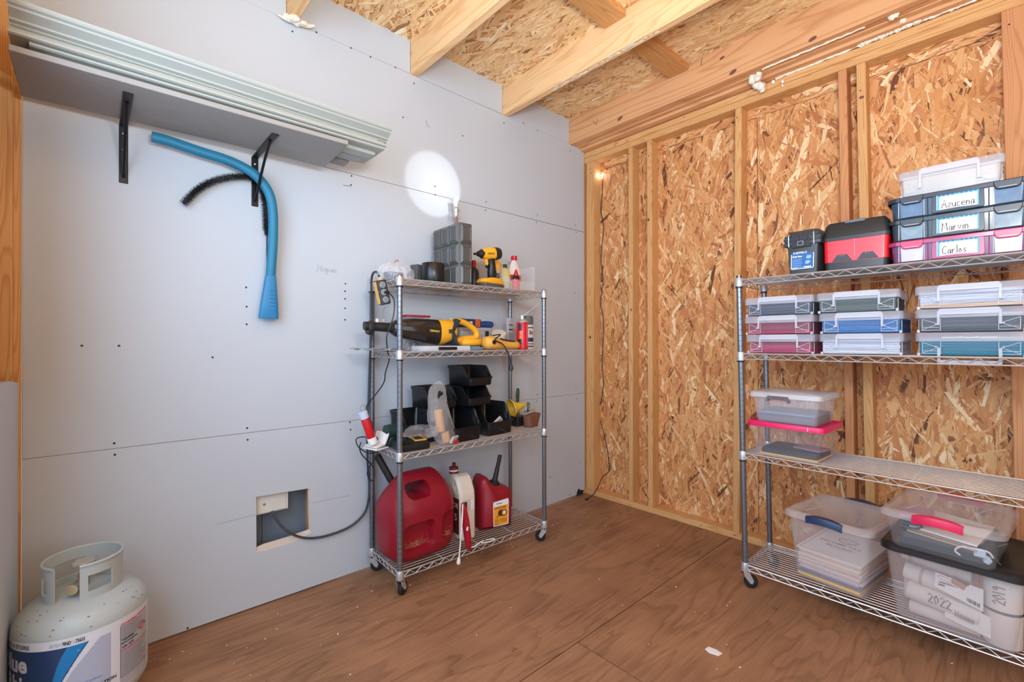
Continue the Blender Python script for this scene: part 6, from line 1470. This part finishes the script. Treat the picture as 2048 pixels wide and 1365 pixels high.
big_tub('storage_box', 'shallow clear tub with a pink handle, resting on the black lid', PT, math.radians(-5), .330, .392, .140, P('tub_lid_clear', (220, 212, 210), rough=.28, alpha=.34, var=.06, sc=5), PINK, .90, P('tub_clear2', (220, 222, 224), rough=.2, alpha=.08, var=.03))
Zp = PT[2]
t = thing('document_wallet', 'dark grey document wallet filling the bottom of the pink-handled tub', 'wallet', (PT[0], PT[1]+.01, Zp+.006), math.radians(-5))
b = B(); b.rbox(.23, .29, .050, .010, P('wallet_dark', (60, 62, 66), rough=.6)); b.build('wallet_body', t); b = B(); b.box((-.10, -.147, .030), (.10, -.1452, .046), P('wallet_edge', (84, 86, 92), rough=.5)); b.build('flap', t)
for k, (x, y, z, rz, w, c, lab) in enumerate(((.005, -.012, .058, -.05, .185, (196, 166, 136), 'tan envelope in the pink-handled tub, under the white one'), (-.002, -.010, .0675, -.08, .175, (176, 150, 126), 'darker tan envelope in the middle of the pink-handled tub'), (.012, -.018, .077, -.07, .178, (240, 236, 232), 'white envelope on top of the tan ones in the pink-handled tub'))):
    t = thing('envelope', lab, 'envelope', (PT[0]+x, PT[1]+y, Zp+z), rot=(math.radians(3), math.radians(3), math.radians(-5)+rz))
    mt = P('envelope_%d' % k, c, rough=.7); b = B(); b.box((-w/2, -.13, 0), (w/2, .10, .006), mt); b.build('envelope_body', t, bevel=.001); b = B(); b.prism([(-w/2, -.13), (w/2, -.13), (0, -.05)], .0008, mt, None, c=.0066); b.build('flap', t)
t = thing('white_lead', 'looped white lead in the corner of the pink-handled tub', 'cable', (PT[0]+.085, PT[1]-.135, Zp+.012))
b = B(); b.tube([(-.045, .0, .004), (-.06, -.008, .02), (-.045, -.014, .040), (-.01, -.012, .044), (.02, -.006, .040), (.03, .01, .02)], .0032, WHT, 8, smooth=6); b.build('cord', t); b = B(); b.rbox(.03, .03, .026, .004, P('plug_pale_blue', (188, 202, 218), rough=.5), z0=.018); b.push(TR(.012, -.008, .006, .3, .5, .4)); b.rbox(.016, .024, .02, .003, P('plug_pale_blue', (0, 0, 0))); b.pop(); b.build('plug', t)
t = thing('cable_coil', 'coiled dark teal cable in the near corner of the pink-handled tub', 'cable', (PT[0]-.09, PT[1]-.125, Zp+.068))
b = B(); b.tube([(.028*math.cos(k*.5)*(1+.05*math.sin(k)), .022*math.sin(k*.5), .0010*k) for k in range(26)], .0034, P('cable_teal', (54, 84, 96), rough=.5), 8); b.build('cord', t); b = B(); b.rbox(.014, .02, .010, .002, BLK, z0=.026); b.build('plug', t)
o = B().box((-.05, -.07, 0), (.05, .07, .018), P('lilac_pouch', (206, 160, 190), rough=.5, alpha=.8)).build('lilac_pouch', None, bevel=.006)
tag(o, 'lilac pouch under the lid of the pink-handled tub', 'pouch', None, (PT[0]-.085, PT[1]-.06, Zp+.100), .1)

# ------------------------------------------------------------------ scraps on the floor
o = B().prism([(-.026, -.012), (-.006, -.020), (.024, -.010), (.028, .010), (.004, .016), (-.024, .010)], .004, PAPER, None, c=.0026, bev=.001).build('paper_scrap'); tag(o, 'small white scrap lying alone on the open plywood floor', 'scrap', None, ([(1.451,-1.063,0.000)][0][0], [(1.451,-1.063,0.000)][0][1], 0))
b = B(); rd = random.Random(31)
for k in range(110):
    x, y = rd.uniform(.05, 2.1), rd.uniform(-2.7, -.15)
    if k < 60: x = abs(rd.gauss(0, .25))+.02; y = rd.uniform(-2.6, -.3)
    r = rd.uniform(.0012, .0036); b.ico((x, y, r*.5), r, PAPER if k % 3 else P('sawdust', (214, 184, 146), rough=.9), 1, (1, 1, .6), .5, k)
for p in [(1.361,-0.725,0.000),(1.355,-0.686,0.000),(0.520,-1.460,0.000),(0.352,-1.260,0.000),(0.453,-1.118,0.000),(0.334,-1.754,0.000),(0.163,-1.792,0.000),(1.320,-0.845,0.000),(1.466,-0.985,0.000),(1.134,-0.744,0.000),(0.611,-1.166,0.000),(1.053,-1.056,0.000),(1.550,-1.075,0.000),(1.287,-0.871,0.000)]: b.ico((p[0], p[1], .0012), rd.uniform(.0015, .0036), PAPER if p[0] > .9 else BR, 1, (1, 1.6, .4), .5, p[0]*9)
o = b.build('floor_debris'); tag(o, 'white crumbs of plaster and sawdust scattered over the plywood floor', 'debris'); o['kind'] = 'stuff'
